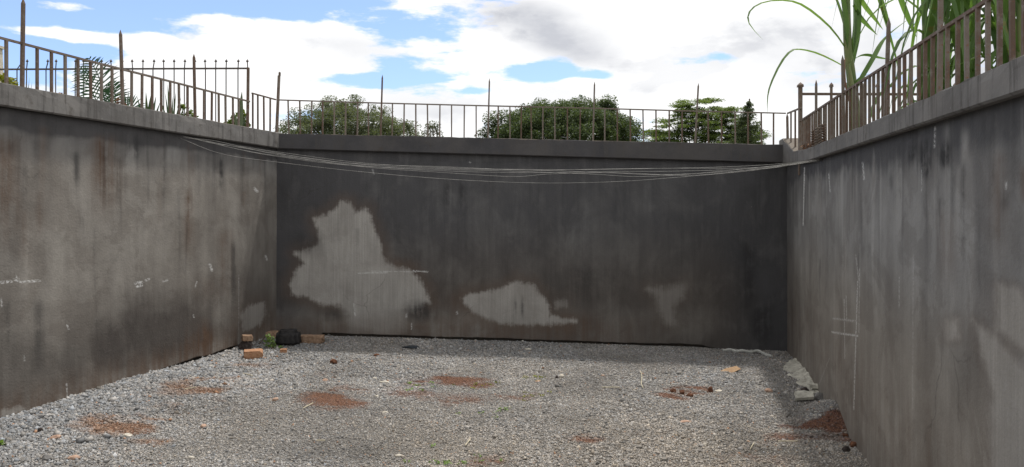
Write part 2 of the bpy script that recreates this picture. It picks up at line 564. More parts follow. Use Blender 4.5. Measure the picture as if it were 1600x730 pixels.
thin = RNG.uniform(0, 1, n) < np.clip(red - .25, 0, .62) * 1.3
size = np.where(thin, size * .45, size)
size = np.clip(size, .0022, .022)
T = stone_templates(14)
ti = RNG.integers(0, 14, n)
ang = RNG.uniform(0, 6.283, n); tilt = RNG.normal(0, .38, n)
loc = T[ti] * (size[:, None, None] * RNG.uniform(.75, 1.3, (n, 1, 3)))
ct, st_ = np.cos(tilt)[:, None], np.sin(tilt)[:, None]
lx, lz = loc[:, :, 0] * ct + loc[:, :, 2] * st_, -loc[:, :, 0] * st_ + loc[:, :, 2] * ct
ca, sa = np.cos(ang)[:, None], np.sin(ang)[:, None]
wx, wy = lx * ca - loc[:, :, 1] * sa, lx * sa + loc[:, :, 1] * ca
lift = RNG.uniform(-.25, .65, n) * size
SV = np.stack([xs[:, None] + wx, ys[:, None] + wy, (zs + lift)[:, None] + lz], -1).reshape(-1, 3)
SQ = (np.arange(n)[:, None, None] * 6 + OCT[None]).reshape(-1, 3)
val = np.clip(np.exp(RNG.normal(math.log(.240), .28, n)), .06, .40)
val *= (.70 + .60 * fbm(xs * 1.7, ys * 1.7, 33)) * (.86 + .28 * fbm(xs * 6, ys * 6, 34))
val *= 1 - .40 * ell(px, py, 540, 706, 130, 26) * (.3 + 1.4 * fbm(xs * 6, ys * 6, 35))
warm = RNG.normal(0, .035, n) + .05 * (fbm(xs * .9, ys * .9, 44) - .5) - .07 * coarse + .058 + .05 * sstep(py, 620, 700) * sstep(px, 500, 700)
colr = np.stack([val * (1 + warm), val, val * (1 - warm * 1.2)], -1)
odd = RNG.uniform(0, 1, n)
colr[odd < .009] = np.array((.32, .19, .12)) * RNG.uniform(.6, 1.3, ((odd < .009).sum(), 1))
colr[(odd > .009) & (odd < .014)] = np.array((.42, .40, .36)) * RNG.uniform(.8, 1.1, (((odd > .009) & (odd < .014)).sum(), 1))
tint = np.clip((red + .45 * (fbm(xs * 9, ys * 9, 55, 5) - .5) * 1.5) * 1.2 - .28, 0, .78)[:, None]
colr = colr * (1 - tint) + tint * ((np.array((.19, .085, .048)) + sstep(px, 480, 380)[:, None] * np.array((.07, .06, .035)) - sstep(px, 1180, 1240)[:, None] * np.array((.065, .04, .02))) + np.array((.05, .045, .04)) * RNG.uniform(-1, 1, (n, 1))) * RNG.uniform(.55, 1.35, (n, 1))
SC = np.repeat(np.concatenate([np.clip(colr, .02, .7), np.ones((n, 1))], -1), 6, 0)
me = fast_mesh('gravel', SV, tris=SQ); attr_col(me, 'col', SC)
o = link('gravel', me, M_STONE)
tag(o, 'loose grey crushed stone covering the yard floor', 'gravel', kind='stuff')


# ------------------------------------------------------------------ retaining walls
def slab_wall(root, fn, t0, t1, zb, ztop, fields, step=.012, thick=.05):
    """plaster skin (fine grid, its stains as attributes) on a set-back core"""
    nz = int((ztop + .2) / step) + 1
    tf = min(t1, t0 + 7.6)
    ts = np.concatenate([np.arange(t0, tf, step), np.arange(tf, t1 + .03, .04)]); nt = len(ts)
    ln = np.array([fn(t, 0) for t in ts]); bk = np.array([fn(t, -thick) for t in ts])
    bot = np.array([zb(t) for t in ts])
    w = np.linspace(0, 1, nz)
    XX = np.repeat(ln[None, :, 0], nz, 0); YY = np.repeat(ln[None, :, 1], nz, 0)
    ZZ = bot[None] + (ztop - bot[None]) * w[:, None]
    # hand-trowelled: the skin waves a few millimetres
    TT = np.repeat(ts[None], nz, 0)
    wav = .010 * (fbm(TT * 1.1, ZZ * 1.1, 8) - .5) + .003 * (fbm(TT * 7, ZZ * 7, 9) - .5)
    nrm = (ln[0] - bk[0]) / np.linalg.norm(ln[0] - bk[0])
    XX = XX + wav * nrm[0]; YY = YY + wav * nrm[1]
    V = np.stack([XX, YY, ZZ], -1).reshape(-1, 3)
    id_ = np.arange(nt * nz).reshape(nz, nt)
    Q = np.stack([id_[:-1, :-1], id_[:-1, 1:], id_[1:, 1:], id_[1:, :-1]], -1).reshape(-1, 4)
    # underside lip
    lip = np.stack([bk[:, 0], bk[:, 1], bot], -1); b0 = len(V)
    V = np.concatenate([V, lip]); li = b0 + np.arange(nt)
    Q = np.concatenate([Q, np.stack([id_[0, :-1], li[:-1], li[1:], id_[0, 1:]], -1)])
    me = fast_mesh('plaster', V, Q)
    px, py = pix(V[:, 0], np.maximum(V[:, 1], .4), V[:, 2])
    f = fields(px, py, np.concatenate([TT.ravel(), ts]), V[:, 2])
    f.setdefault('soft', np.full(px.shape, -4.0)); f.setdefault('cool', np.zeros(px.shape))
    for k in ('wet_shade', 'brown', 'pale', 'palef', 'dark', 'white', 'soft', 'cool'): attr(me, k, f[k])
    uvl = me.uv_layers.new(name='UVMap')
    vi = np.empty(len(me.loops), np.int32); me.loops.foreach_get('vertex_index', vi)
    UV = np.stack([np.concatenate([TT.ravel(), ts]), V[:, 2]], -1)[vi]
    uvl.data.foreach_set('uv', UV.astype(np.float32).ravel())
    link('plaster', me, M_WALL, root, True)
    # the core behind it
    a, b, c, d = fn(t0, -thick - .002), fn(t1, -thick - .002), fn(t1, -.2), fn(t0, -.2)
    mb = MB()
    vs = [(*p, z) for z in (-.6, ztop - .02) for p in (a, b, c, d)]
    mb.add(vs, [(0, 1, 5, 4), (1, 2, 6, 5), (2, 3, 7, 6), (3, 0, 4, 7), (4, 5, 6, 7), (3, 2, 1, 0)])
    mb.build('footing', M_CORE, root)


def coping(root, fn, ts, zb, ztp, inner=.06, outer=-.22, tone=(.15, .145, .14), seed=1):
    N = len(ts); vs = []; rr = np.random.default_rng(seed)
    prof = 10
    for t in ts:
        b, h = zb(t), ztp(t)
        j = rr.normal(0, .0004, (prof, 2)); j[6:8] *= 5
        ch = .003 + .004 * rr.uniform()
        sec = [(outer, b), (0.0, b + .004), (inner - .012, b), (inner, b + .010), (inner, b + (h - b) * .35), (inner, b + (h - b) * .7),
               (inner, h - ch), (inner - ch, h), ((inner + outer) / 2, h + .004), (outer, h)]
        for (o_, z), (dj, dz) in zip(sec, j):
            q = fn(t, o_ + dj); vs.append((q[0], q[1], z + dz))
    fs = []
    for i in range(N - 1):
        for k in range(prof):
            a, b = i * prof + k, i * prof + (k + 1) % prof
            fs.append((a, b, b + prof, a + prof))
    fs.append(tuple(range(prof))); fs.append(tuple((N - 1) * prof + k for k in range(prof))[::-1])
    me = bpy.data.meshes.new('coping'); me.from_pydata(vs, [], fs); me.update()
    attr_col(me, 'tone', np.tile((*tone, 1), (len(vs), 1)))
    import bmesh
    bm = bmesh.new(); bm.from_mesh(me); bmesh.ops.recalc_face_normals(bm, faces=bm.faces); bm.to_mesh(me); bm.free()
    return link('coping', me, M_COPE, root)


def strokes(px, py, lst):
    w = np.zeros(px.shape)
    for x0, y0, x1, y1, r, a in lst:
        w = np.maximum(w, a * (1 - sstep(seg_d(px, py, x0, y0, x1, y1), r * .5, r * 1.5)))
    return w


def bands(px, py, lst):
    """soft vertical stains: x, y0, y1, half width, strength"""
    w = np.zeros(px.shape)
    for x, y0, y1, hw, a in lst:
        e = sstep(py, y0 - 12, y0 + 12) * (1 - sstep(py, y1 - (y1 - y0) * .5, y1 + 10))
        w = np.maximum(w, a * e * np.exp(-((px - x) / hw) ** 2))
    return w


def drips(t, z, top, ta, tb, n, seed, lmin, lmax, wmin=.008, wmax=.05):
    """runs that start at the coping joint and thin out downwards (wall metres)"""
    r = np.random.default_rng(seed); w = np.zeros(t.shape)
    for _ in range(n):
        c, L, h, a = r.uniform(ta, tb), r.uniform(lmin, lmax) * r.uniform(.4, 1), r.uniform(wmin, wmax), r.uniform(.35, 1)
        z0 = top - r.uniform(0, .06) - (r.uniform(0, 1.0) if r.uniform() < .25 else 0)
        sel = np.abs(t - c) < h * 4
        v = np.clip((z0 - z[sel]) / L, -1, 1)
        ww = h * (1 - .55 * np.clip(v, 0, 1)); cc = c + .012 * np.sin(z[sel] * 5 + c * 9)
        k = a * np.exp(-((t[sel] - cc) / ww) ** 2) * sstep(v, -.05, .03) * (1 - sstep(v, .45, 1))
        w[sel] = np.maximum(w[sel], k)
    return w


P1 = [(x / 2.608 + 420, y / 2.608 + 280) for x, y in
      [(300, 95), (330, 100), (350, 140), (400, 122), (414, 165), (440, 230), (460, 300), (478, 345), (520, 365), (580, 375), (612, 410),
       (640, 460), (652, 500), (600, 520), (560, 530), (545, 560), (530, 600), (480, 612), (420, 600), (350, 592), (330, 550), (290, 512),
       (200, 502), (160, 477), (95, 466), (90, 430), (120, 360), (150, 345), (108, 300), (180, 286), (210, 250), (190, 160), (240, 148)]]
P2 = [(724, 466), (735, 460), (765, 456), (783, 452), (808, 441), (832, 446), (848, 464), (857, 479), (859, 494), (878, 498), (898, 502), (860, 506),
      (804, 506), (781, 504), (750, 492), (727, 474)]
P3 = [(1014, 451), (1040, 455), (1068, 446), (1066, 462), (1052, 475), (1048, 492), (1054, 506), (1042, 503), (1032, 482), (1030, 464)]
P4 = [(868, 470), (884, 470), (886, 480), (870, 481)]


def back_fields(px, py, t, z):
    f = {}
    up = sstep(py, 470, 330)
    n = fbm(t * .9, z * .9, 71); n2 = fbm(t * 3, z * 1.2, 72)
    wet_shade = .98 + .12 * (n - .5) * 2
    wet_shade -= .46 * (1 - .45 * sstep(px, 700, 800)) * sstep(py, 462, 505) * sstep(px, 1140, 960) * (.55 + .8 * n2)        # drier band near the foot
    wet_shade -= .10 * sstep(px, 620, 760) * sstep(px, 1150, 1000)
    wet_shade += .25 * sstep(px, 1130, 1215) + .14 * sstep(px, 500, 450)
    wet_shade += .12 * sstep(py, 290, 250)
    wet_shade -= .22 * ell(px, py, 1105, 505, 70, 32) + .2 * ell(px, py, 475, 470, 45, 40)
    f['wet_shade'] = np.clip(wet_shade, .05, 1)
    s1, s2, s3, s4 = (poly_sd(px, py, p) for p in (P1, P2, P3, P4))
    pf = np.where(np.maximum(s1, s2) > np.maximum(s3, s4), 1.0, .45)
    f['pale'] = np.maximum.reduce([s1, s2, s3 - 1, s4])
    f['cool'] = np.clip(sstep(py, 470, 330) + sstep(px, 1100, 1210) + .5 * sstep(px, 520, 450), 0, 1)  # sky's bluish reflection painted on the upper wall and towards both ends
    f['palef'] = np.clip(pf * (1 - .5 * sstep(py + 26 * (n2 - .5), 478, 514) * sstep(px, 690, 660)), 0, 1) * (1 - .10 * sstep(px, 720, 760))
    f['soft'] = -6.0 - 14 * sstep(py, 470, 510) * sstep(px, 690, 660) - 6 * sstep(px, 960, 1000)
    f['brown'] = np.clip(.55 * sstep(py, 485, 515) * sstep(px, 1100, 900) + .5 * ell(px, py, 620, 418, 40, 22) + .4 * ell(px, py, 880, 500, 70, 24) + .4 * ell(px, py, 710, 480, 60, 40), 0, 1)
    f['dark'] = np.clip(bands(px, py, [(700, 285, 330, 9, .7), (722, 285, 318, 6, .7), (1170, 380, 520, 14, .7), (1190, 480, 545, 20, .8), (480, 365, 400, 30, .4),
                                       (805, 470, 500, 3, .7), (816, 468, 495, 2.5, .7), (905, 420, 480, 60, .35)])
                        + .22 * drips(t, z, 2.32, -2.8, 3.3, 70, 401, .25, 1.3)
                        + .9 * ell(px, py, 655, 487, 34, 22) * 1.2 + .5 * ell(px, py, 520, 492, 30, 14), 0, 1)
    f['white'] = strokes(px, py, [(560, 427, 605, 426, .8, .7), (580, 424, 652, 425, .7, .5), (646, 423, 668, 425, .9, .8), (553, 474, 555, 494, 1.0, .8), (643, 506, 643, 514, 1.0, .9),
                                  (582, 265, 584, 272, 1.2, .4), (733, 250, 735, 254, 1.2, .6), (748, 249, 748, 251, 1.3, .7), (635, 491, 635, 496, 1, .7), (714, 488, 714, 490, 1.5, .7)])
    return f


def left_fields(px, py, t, z):
    f = {}
    d = HY + (py - HY)                                   # keep photo rows
    n = fbm(t * .8, z * .8, 81); n2 = fbm(t * 2.2, z * 2.2, 82); n3 = fbm(t * 9, z * .8, 83)
    top = 2.36 - z                                        # metres below the coping
    wet_shade = .28 + .55 * (n - .5) + .35 * (n3 - .5)
    wet_shade += .34 * np.clip(1 - top / (.16 + .22 * n2), 0, 1) # damp stain together with painted shade below the coping
    wet_shade += .38 * ell(px, py, 250, 535, 130, 75) * (.4 + 1.2 * n2) + .30 * ell(px, py, 60, 560, 90, 50) + .25 * ell(px, py, 380, 400, 60, 120)
    wet_shade -= .25 * sstep(z, .32, .16) * (.3 + n2) + .22 * ell(px, py, 230, 370, 190, 170)
    wet_shade += .22 * sstep(px, 60, 0) * sstep(py, 220, 300)
    nn = fbm(t * 5, z * 5, 84, 5) - .5
    wet_shade += .30 * sstep(z + .5 * (n2 - .5), 1.0, .45) * sstep(z, .10, .30)
    for cx, cy, rx, ry, a in ((248, 498, 60, 60, .42), (160, 542, 34, 48, .40), (110, 560, 20, 70, .25), (335, 250, 40, 16, .4), (345, 405, 22, 70, .22), (20, 300, 16, 110, .25), (330, 455, 36, 30, .22)):
        e = ell(px, py, cx, cy, rx * 1.3, ry * 1.3); wet_shade += .62 * a * sstep(e + .55 * nn + .4 * (n3 - .5), .05, .55) * sstep(e, 0, .22)
    edge = .07 + .15 * fbm(t * 2.6, 1.5 + 0 * t, 86, 5)
    wet_shade += .75 * (1 - sstep(top, edge * .7, edge * 1.25))  # dark band: damp stain and coping shade put into the colour
    f['cool'] = np.clip(1 - sstep(top, .05, .5), 0, 1) * .8  # painted bluish sky reflection, strongest just below the coping
    f['wet_shade'] = np.clip(wet_shade, 0, 1)
    P = [(372, 492), (390, 474), (414, 470), (420, 492), (406, 512), (380, 520)]
    f['pale'] = np.maximum(poly_sd(px, py, P) - 3, poly_sd(px, py, [(0, 640), (30, 632), (42, 640), (0, 660)]) - 2)
    f['palef'] = np.full(px.shape, .6)
    f['brown'] = np.clip(bands(px, py, [(163, 215, 350, 18, .95), (8, 215, 400, 22, .8), (295, 300, 410, 7, .9), (352, 360, 470, 12, .6), (185, 240, 330, 8, .5), (40, 330, 420, 8, .5), (62, 300, 380, 9, .4)])
                         + 1.3 * ell(px, py, 314, 530, 30, 38) + .85 * sstep(z, .46, .14) + .5 * drips(t, z, 2.3, 0, 7, 20, 404, .3, 1.4, .02, .06) + .35 * ell(px, py, 330, 450, 60, 30), 0, 1)
    f['dark'] = np.clip(bands(px, py, [(345, 240, 300, 4, .8), (40, 250, 330, 7, .5), (120, 240, 300, 5, .5), (210, 215, 250, 12, .7), (365, 380, 500, 5, .6), (10, 470, 560, 8, .5), (60, 470, 600, 10, .5)])
                        + .42 * drips(t, z, 2.36, 0, 7, 70, 402, .2, 1.5), 0, 1)
    f['white'] = strokes(px, py, [(0, 442, 18, 440, 1.6, 1), (22, 437, 35, 441, 1.4, .9), (33, 440, 62, 439, 1.5, 1), (25, 432, 29, 436, 1.2, .9), (2, 468, 3, 478, 1.4, .8), (212, 443, 222, 441, 2.0, 1), (214, 448, 222, 446, 1.6, 1),
                                  (228, 438, 233, 436, 1.5, .9), (328, 414, 331, 422, 2.0, .8), (105, 508, 107, 514, 1.0, .9), (38, 556, 38, 565, 1.0, .9), (104, 600, 105, 632, .9, .7),
                                  (398, 295, 402, 299, 2.0, .8), (415, 400, 417, 406, 1.5, .7), (255, 440, 262, 438, 1.2, .7), (305, 448, 308, 440, 1.0, .7), (373, 430, 373, 560, .6, .25), (302, 492, 303, 496, .9, .8)])
    return f


def right_fields(px, py, t, z):
    f = {}
    n = fbm(t * .8, z * .8, 91); n2 = fbm(t * 2.2, z * 2.2, 92); n3 = fbm(t * 8, z * .6, 93)
    top = 2.1 - z
    wet_shade = .25 + .42 * (n - .5) + .35 * (n3 - .5)
    wet_shade += .30 * np.clip(1 - top / (.28 + .35 * n2), 0, 1)
    wet_shade += .28 * sstep(t, 1.5, .2) - .16 * sstep(z, .7, .1)
    wet_shade -= .34 * np.clip(1.6 * ell(px, py, 1600, 660, 105, 190), 0, 1) + .2 * ell(px, py, 1576, 485, 30, 60)
    wet_shade -= .45 * drips(t, z, 2.11, .3, 8, 50, 405, .3, 1.8, .01, .045)
    wet_shade += .30 * ell(px, py, 1505, 590, 42, 120)
    wet_shade -= .75 * bands(px, py, [(1508, 205, 330, 6, 1), (1501, 260, 420, 7, .8), (1311, 262, 360, 4, .8), (1560, 230, 330, 9, .4), (1405, 250, 380, 5, .5), (1365, 240, 330, 4, .5)]) * (.45 + .9 * fbm(t * 22, z * 4, 95))
    wet_shade += .15 * sstep(py, 300, 200)
    edge = .05 + .19 * fbm(t * 2.2, 2.5 + 0 * t, 96, 5) + .12 * (fbm(t * 14, 0 * t, 97) - .5)
    wet_shade += (.62 - .25 * sstep(t, 3.5, 5.5)) * (1 - sstep(top, edge * .6, edge * 1.4))
    f['cool'] = np.clip(sstep(z, .75, 1.5) + sstep(px, 1530, 1570) * sstep(py, 540, 600), 0, 1) * 1.0  # painted sky reflection on the upper wall; bluish pale patch at lower right
    f['wet_shade'] = np.clip(wet_shade, 0, 1)
    f['pale'] = np.maximum.reduce([poly_sd(px, py, [(1560, 445), (1592, 452), (1640, 520), (1600, 545), (1560, 515)]) - 4, poly_sd(px, py, [(1520, 500), (1545, 515), (1600, 575), (1700, 700), (1700, 860), (1560, 840), (1548, 700), (1552, 620)]) - 6,
                                   poly_sd(px, py, [(1482, 503), (1494, 500), (1494, 525), (1484, 528)]) - 3])
    f['palef'] = .72 + .2 * (px < 1515) * (py < 420) - .12 * (fbm(t * 3, z * 3, 94) - .5); f['soft'] = np.full(px.shape, -14.0) + 10 * sstep(py, 430, 400)
    f['brown'] = np.clip(.35 * sstep(z, .9, .3) + bands(px, py, [(1560, 240, 420, 12, .5), (1600, 260, 320, 6, .8), (1480, 330, 460, 14, .4)]), 0, 1)
    f['dark'] = np.clip(bands(px, py, [(1425, 200, 262, 7, 1.4), (1446, 222, 280, 10, 1.5), (1476, 222, 266, 8, 1.4), (1505, 255, 420, 4, .7), (1460, 225, 260, 16, .5), (1392, 270, 300, 4, .5), (1570, 300, 330, 8, .4)])
                        + .45 * drips(t, z, 2.11, 0, 8, 70, 403, .2, 1.3), 0, 1)
    f['white'] = strokes(px, py, [(1337, 398, 1342, 440, .9, .35), (1340, 440, 1334, 640, .9, .6), (1343, 420, 1342, 520, .6, .4), (1302, 498, 1338, 502, 1.3, .45), (1300, 519, 1340, 525, 1.3, .75), (1319, 468, 1320, 560, .8, .4), (1322, 462, 1323, 500, .8, .4),
                                  (1257, 262, 1255, 352, .9, .9), (1295, 272, 1297, 300, .9, .6), (1348, 255, 1350, 280, 1.6, .6), (1461, 200, 1460, 230, 1.3, .6), (1572, 284, 1572, 294, 1.8, .5), (1427, 400, 1426, 640, .7, .22), (1405, 432, 1405, 480, .8, .3),
                                  (1280, 600, 1296, 560, .8, .2), (1440, 262, 1440, 300, 1, .3)])
    return f


def back_pt(t, off=0.0):                 # t = x along the wall
    return np.array((t, 9 - off))


def gap_back(t):
    g = float(gz(t, 9))
    k = .022 + .035 * float(fbm(t * 2.1, 3.3, 61)) + .012 * float(fbm(t * 16, 1.3, 62)) - .01
    if t < -2.32: k = -.03
    if t > 2.3: k -= .06 * min(1, (t - 2.3) / .3)
    return g + k


def gap_left(t):
    x, y = left_pt(t)
    k = -.12
    if .5 < t < 2.9:
        k = -.025 + .075 * float(fbm(t * 1.7, 5.3, 63)) * min(1, (t - .5) / .3) * min(1, (2.9 - t) / .5) + .02 * (float(fbm(t * 15, 1.7, 64)) - .5)
        k += .015
    return float(gz(x, y)) + k


wl = empty('concrete_wall', (*left_pt(4), 0), 'grey plastered retaining wall on the left with brown streaks and white scrapes', 'wall', 'yard walls')
slab_wall(wl, left_pt, -.03, 13, gap_left, 2.37, left_fields, .010)
coping(wl, left_pt, np.arange(-.26, 13.0, .11), lambda t: 2.357 + .016 * min(1, t / 4), lambda t: 2.548 - .004 * min(t, 4), seed=2, tone=(.145, .141, .137))
wb = empty('concrete_wall', (0, 9, 0), 'dark damp back wall with a large pale dry patch', 'wall', 'yard walls')
slab_wall(wb, back_pt, -2.95, 3.45, gap_back, 2.20, back_fields, .011)
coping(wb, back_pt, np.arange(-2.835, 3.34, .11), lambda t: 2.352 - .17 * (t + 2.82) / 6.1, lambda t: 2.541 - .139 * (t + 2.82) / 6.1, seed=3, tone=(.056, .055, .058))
# the plaster runs up under the sloping coping: a strip between skin and coping
mb = MB()
for i in range(40):
    a, b = -2.9 + i * 6.3 / 40, -2.9 + (i + 1) * 6.3 / 40
    mb.add([(a, 9.004, 2.15), (b, 9.004, 2.15), (b, 9.004, 2.40), (a, 9.004, 2.40)], [(0, 1, 2, 3)])
me = mb.mesh('upper_plaster')
vv = np.array([v.co[:] for v in me.vertices])
for k, v_ in (('wet_shade', .92), ('brown', 0), ('pale', -99), ('soft', -4), ('cool', 1), ('palef', 0), ('dark', .2), ('white', 0)): attr(me, k, np.full(len(vv), v_))
uvl = me.uv_layers.new(name='UVMap')
for lp in me.loops: uvl.data[lp.index].uv = vv[lp.vertex_index][[0, 2]]
link('upper_plaster', me, M_WALL, wb)
wr = empty('concrete_wall', (*right_pt(4), 0), 'grey plastered retaining wall on the right with thin white drips', 'wall', 'yard walls')
slab_wall(wr, right_pt, -.03, 10.5, lambda t: float(gz(*right_pt(t))) - .12, 2.135, right_fields, .009)


def rtop(t):
    return float(np.interp(t, [-.3, .04, .86, 1.7, 4, 7], [2.48, 2.478, 2.268, 2.232, 2.228, 2.245]))


def rbot(t):
    return 2.108 + .062 * float(1 - sstep(np.float64(t), 0, 1.8))


coping(wr, right_pt, np.concatenate([[-.26, -.1, .04, .2, .35, .5, .65, .80, .86, .92, 1.0, 1.15, 1.3, 1.45], np.arange(1.6, 10.5, .11)]), rbot, rtop, seed=4, tone=(.135, .132, .13))


# ------------------------------------------------------------------ railings
def along(fn, t, off, z):
    q = fn(t, off); return np.array((q[0], q[1], z))


def rail_piece(root, name, p0, p1, w=.024, d=.024, side=(0, 0, 1)):
    m = MB(); m.bar(p0, p1, w, d, side); return m.build(name, M_RUST, root)


def jit(s): return random.gauss(0, s)


def railing(root, fn, off, t_a, t_b, zrail, zfoot, bals, posts, ptop, dirv, bw=.0175, pw=.022):
    """one rail, its balusters and its pointed posts"""
    N = max(2, int(abs(t_b - t_a) / 1.2) + 1)
    pts = [along(fn, t_a + (t_b - t_a) * i / (N - 1), off + jit(.002), zrail(t_a + (t_b - t_a) * i / (N - 1)) + (jit(.003) if 0 < i < N - 1 else 0)) for i in range(N)]
    m = MB()
    for a, b in zip(pts[:-1], pts[1:]): m.bar(a, b, bw * .95, bw * .95, (0, 0, 1))
    m.build('rail', M_RUST, root)
    for t in bals:
        lean = jit(.004)
        a = along(fn, t, off, zfoot(t) - .03); b = along(fn, t + lean, off, zrail(t) - bw * .4)
        m = MB(); m.bar(a, b, bw * random.uniform(.9, 1.08), bw, dirv); m.build('baluster', M_RUST, root)
    for p in posts:
        t, lean = p[0], (p[1] if len(p) > 1 else 0)
        h = p[2] if len(p) > 2 else ptop(t)
        a = along(fn, t, off, zfoot(t) - .03); b = along(fn, t + lean, off + jit(.008), h - .045)
        m = MB(); m.bar(a, b, pw, pw, dirv, tip=.045 if not (len(p) > 3) else .012, taper=.92)
        if len(p) > 3:      # broken-off hollow end
            q = along(fn, t + lean, off, h - .045); m.bar(q + np.array((pw * .28, 0, 0)), q + np.array((pw * .3, 0, .04)), pw * .4, pw * .9, dirv, tip=.012)
        m.build('post', M_RUST, root)


lt = lambda px_: (9 * (800 - px_) / F - 2.865) / ((800 - px_) / F + TL)       # where a photo column meets the left railing
rl = empty('iron_railing', (*left_pt(3), 2.55), 'rusty railing with tall pointed posts on the left wall', 'railing', 'rusty railings on the walls')
balL = [lt(p) for p in (10, 58, 80.5, 102, 122, 142, 158.5, 175, 205.5, 221.6, 237.6, 252, 266, 280, 293, 318.5, 330.6, 342, 352.7, 364, 373)] + [4.65 + .1275 * k for k in range(-6, 60) if k % 8]
railing(rl, left_pt, 0, .60, 12.6, lambda t: 2.848 + .002 * t, lambda t: 2.545, balL, [(lt(34.5), .0), (lt(192), .03), (lt(305), .02)] + [(4.65 + 1.02 * k, 0) for k in range(8)],
        lambda t: 3.19, (TL, 1, 0))
rs = empty('iron_railing', (*left_pt(.3), 2.55), 'short raised railing section beside the broken corner post', 'railing', 'rusty railings on the walls')
railing(rs, left_pt, 0, .55, .02, lambda t: 2.952, lambda t: 2.545, [lt(395), lt(403), lt(412.5), lt(422)], [(.0, -.06, 3.30, 'broken')], lambda t: 3.3, (TL, 1, 0), .016, .028)

rb = empty('iron_railing', (0, 9, 2.5), 'rusty railing with four thin tall posts on the back wall', 'railing', 'rusty railings on the walls')
bx = lambda p: (p - 800) / F * 9.0
balB = [bx(p) for p in (451.4, 469.3, 486.6, 504, 522.2, 539.6, 558.2, 575.8, 612.7, 630.9, 649.8, 668.7, 687, 705.6, 725.1, 744, 778, 797, 814.2, 830.6, 847.9, 867, 886.6, 906,
                        944.9, 964.7, 985.2, 1005.4, 1025.2, 1045.7, 1065.5, 1107, 1127.6, 1149, 1169, 1190, 1208.5)]
zrB = lambda t: 2.951 - .163 * (t + 2.84) / 6.18
railing(rb, back_pt, 0, -2.84, 3.33, zrB, lambda t: 2.541 - .139 * (t + 2.82) / 6.1, balB, [(bx(594.7), .02, 3.262), (bx(762.3), .018, 3.222), (bx(926.5), .018, 3.178), (bx(1086), .04, 3.160)], lambda t: 3.2, (1, 0, 0), .0155, .019)
for o in [c for c in rb.children if c.name.startswith('baluster')]: pass

rc = empty('iron_railing', (*right_pt(.5), 2.5), 'short bent railing section at the right back corner', 'railing', 'rusty railings on the walls')
railing(rc, right_pt, 0, .0, 1.02, lambda t: 2.788 - .062 * t, rtop, [.30, .62], [(.04, 0, 2.785)], lambda t: 2.8, (TR, 1, 0), .018, .028)
rr_ = empty('iron_railing', (*right_pt(4), 2.25), 'rusty railing on the right wall in front of the tall green cane', 'railing', 'rusty railings on the walls')
tR = lambda p: (9 * (p - 800) / F - 3.348) / ((p - 800) / F - TR)
postR = [(1.887, 0), (3.08, 0), (4.27, 0), (5.25, 0), (6.42, 0), (7.6, 0), (8.8, 0)]
balR = [1.10 + .1155 * k for k in range(76)]
balR = [t + jit(.006) for t in balR if min(abs(t - p[0]) for p in postR) > .05]
railing(rr_, right_pt, 0, .98, 9.9, lambda t: 2.592 - .004 * t, rtop, balR, postR, lambda t: 2.885, (TR, 1, 0), .0172, .023)

# ---- spiked fence beyond the left wall
gf = empty('spiked_fence', (-5, 8.4, 2.02), 'thin dark spiked fence beyond the left railing', 'fence', 'fences beyond the walls')
zf = lambda x: 3.226 + .004 * (x + 3)
m = MB(); m.bar((-9.5, 8.4, zf(-9.5)), (-2.99, 8.4, zf(-2.99)), .018, .018, (0, 0, 1)); m.build('rail', M_IRON, gf)
m = MB(); m.bar((-9.5, 8.4, 2.2), (-2.99, 8.4, 2.2), .018, .018, (0, 0, 1)); m.build('rail', M_IRON, gf)
m = MB(); m.bar((-3.008, 8.4, 2.0), (-2.995, 8.4, 3.235), .026, .026); m.build('post', M_RUST, gf)
pxs = [27, 40, 71, 85.5, 116, 129, 157, 172.5, 189] + [205.6 + 16.3 * k for k in range(10)] + [371, 386] + [-6 - 16.3 * k for k in range(20)]
pxs = [p for p in pxs if p < 366 or p > 367]
for p in pxs:
    x = (p - 800) / F * 8.4; bend = {27: .055, 71: .02}.get(p, jit(.006))
    m = MB()
    m.tube([(x - bend * .3, 8.42, 2.0), (x - bend * .3, 8.42, 3.22), (x + bend * .7, 8.42, 3.295)], .0065, 6)
    c = np.array((x + bend * .7, 8.42, 3.31)); s_ = .018
    m.add([c + np.array(v) * s_ for v in ((1, 0, 0), (0, 1, 0), (-1, 0, 0), (0, -1, 0), (0, 0, 1.5), (0, 0, -1))],
          [(0, 1, 4), (1, 2, 4), (2, 3, 4), (3, 0, 4), (1, 0, 5), (2, 1, 5), (3, 2, 5), (0, 3, 5)])
    m.build('spiked_bar', M_IRON, gf)

# ---- low spiked fence running away from the right back corner
gr = empty('spiked_fence', (3.6, 8.05, 2.02), 'rusty spiked fence behind the right railing', 'fence', 'fences beyond the walls')
Yr = 8.05; zr = E + (HY - 147) / F * Yr
m = MB(); m.bar((3.13, Yr, zr), (6.5, Yr, zr - .01), .026, .02, (0, 0, 1)); m.build('rail', M_RUST, gr)
m = MB(); m.bar((3.13, Yr, 2.25), (6.5, Yr, 2.25), .026, .02, (0, 0, 1)); m.build('rail', M_RUST, gr)
for k in range(18):
    x = (1250.5 + 24.2 * k - 800) / F * Yr
    if k == 1: continue
    m = MB(); w = .036 if k == 0 else .022
    m.bar((x, Yr, 2.0), (x, Yr, zr + .075), w, w); m.bar((x, Yr, zr + .075), (x, Yr, zr + .10), w * 1.6, w * 1.6, tip=.028, taper=.9)
    m.build('post' if k == 0 else 'spiked_bar', M_RUST, gr)


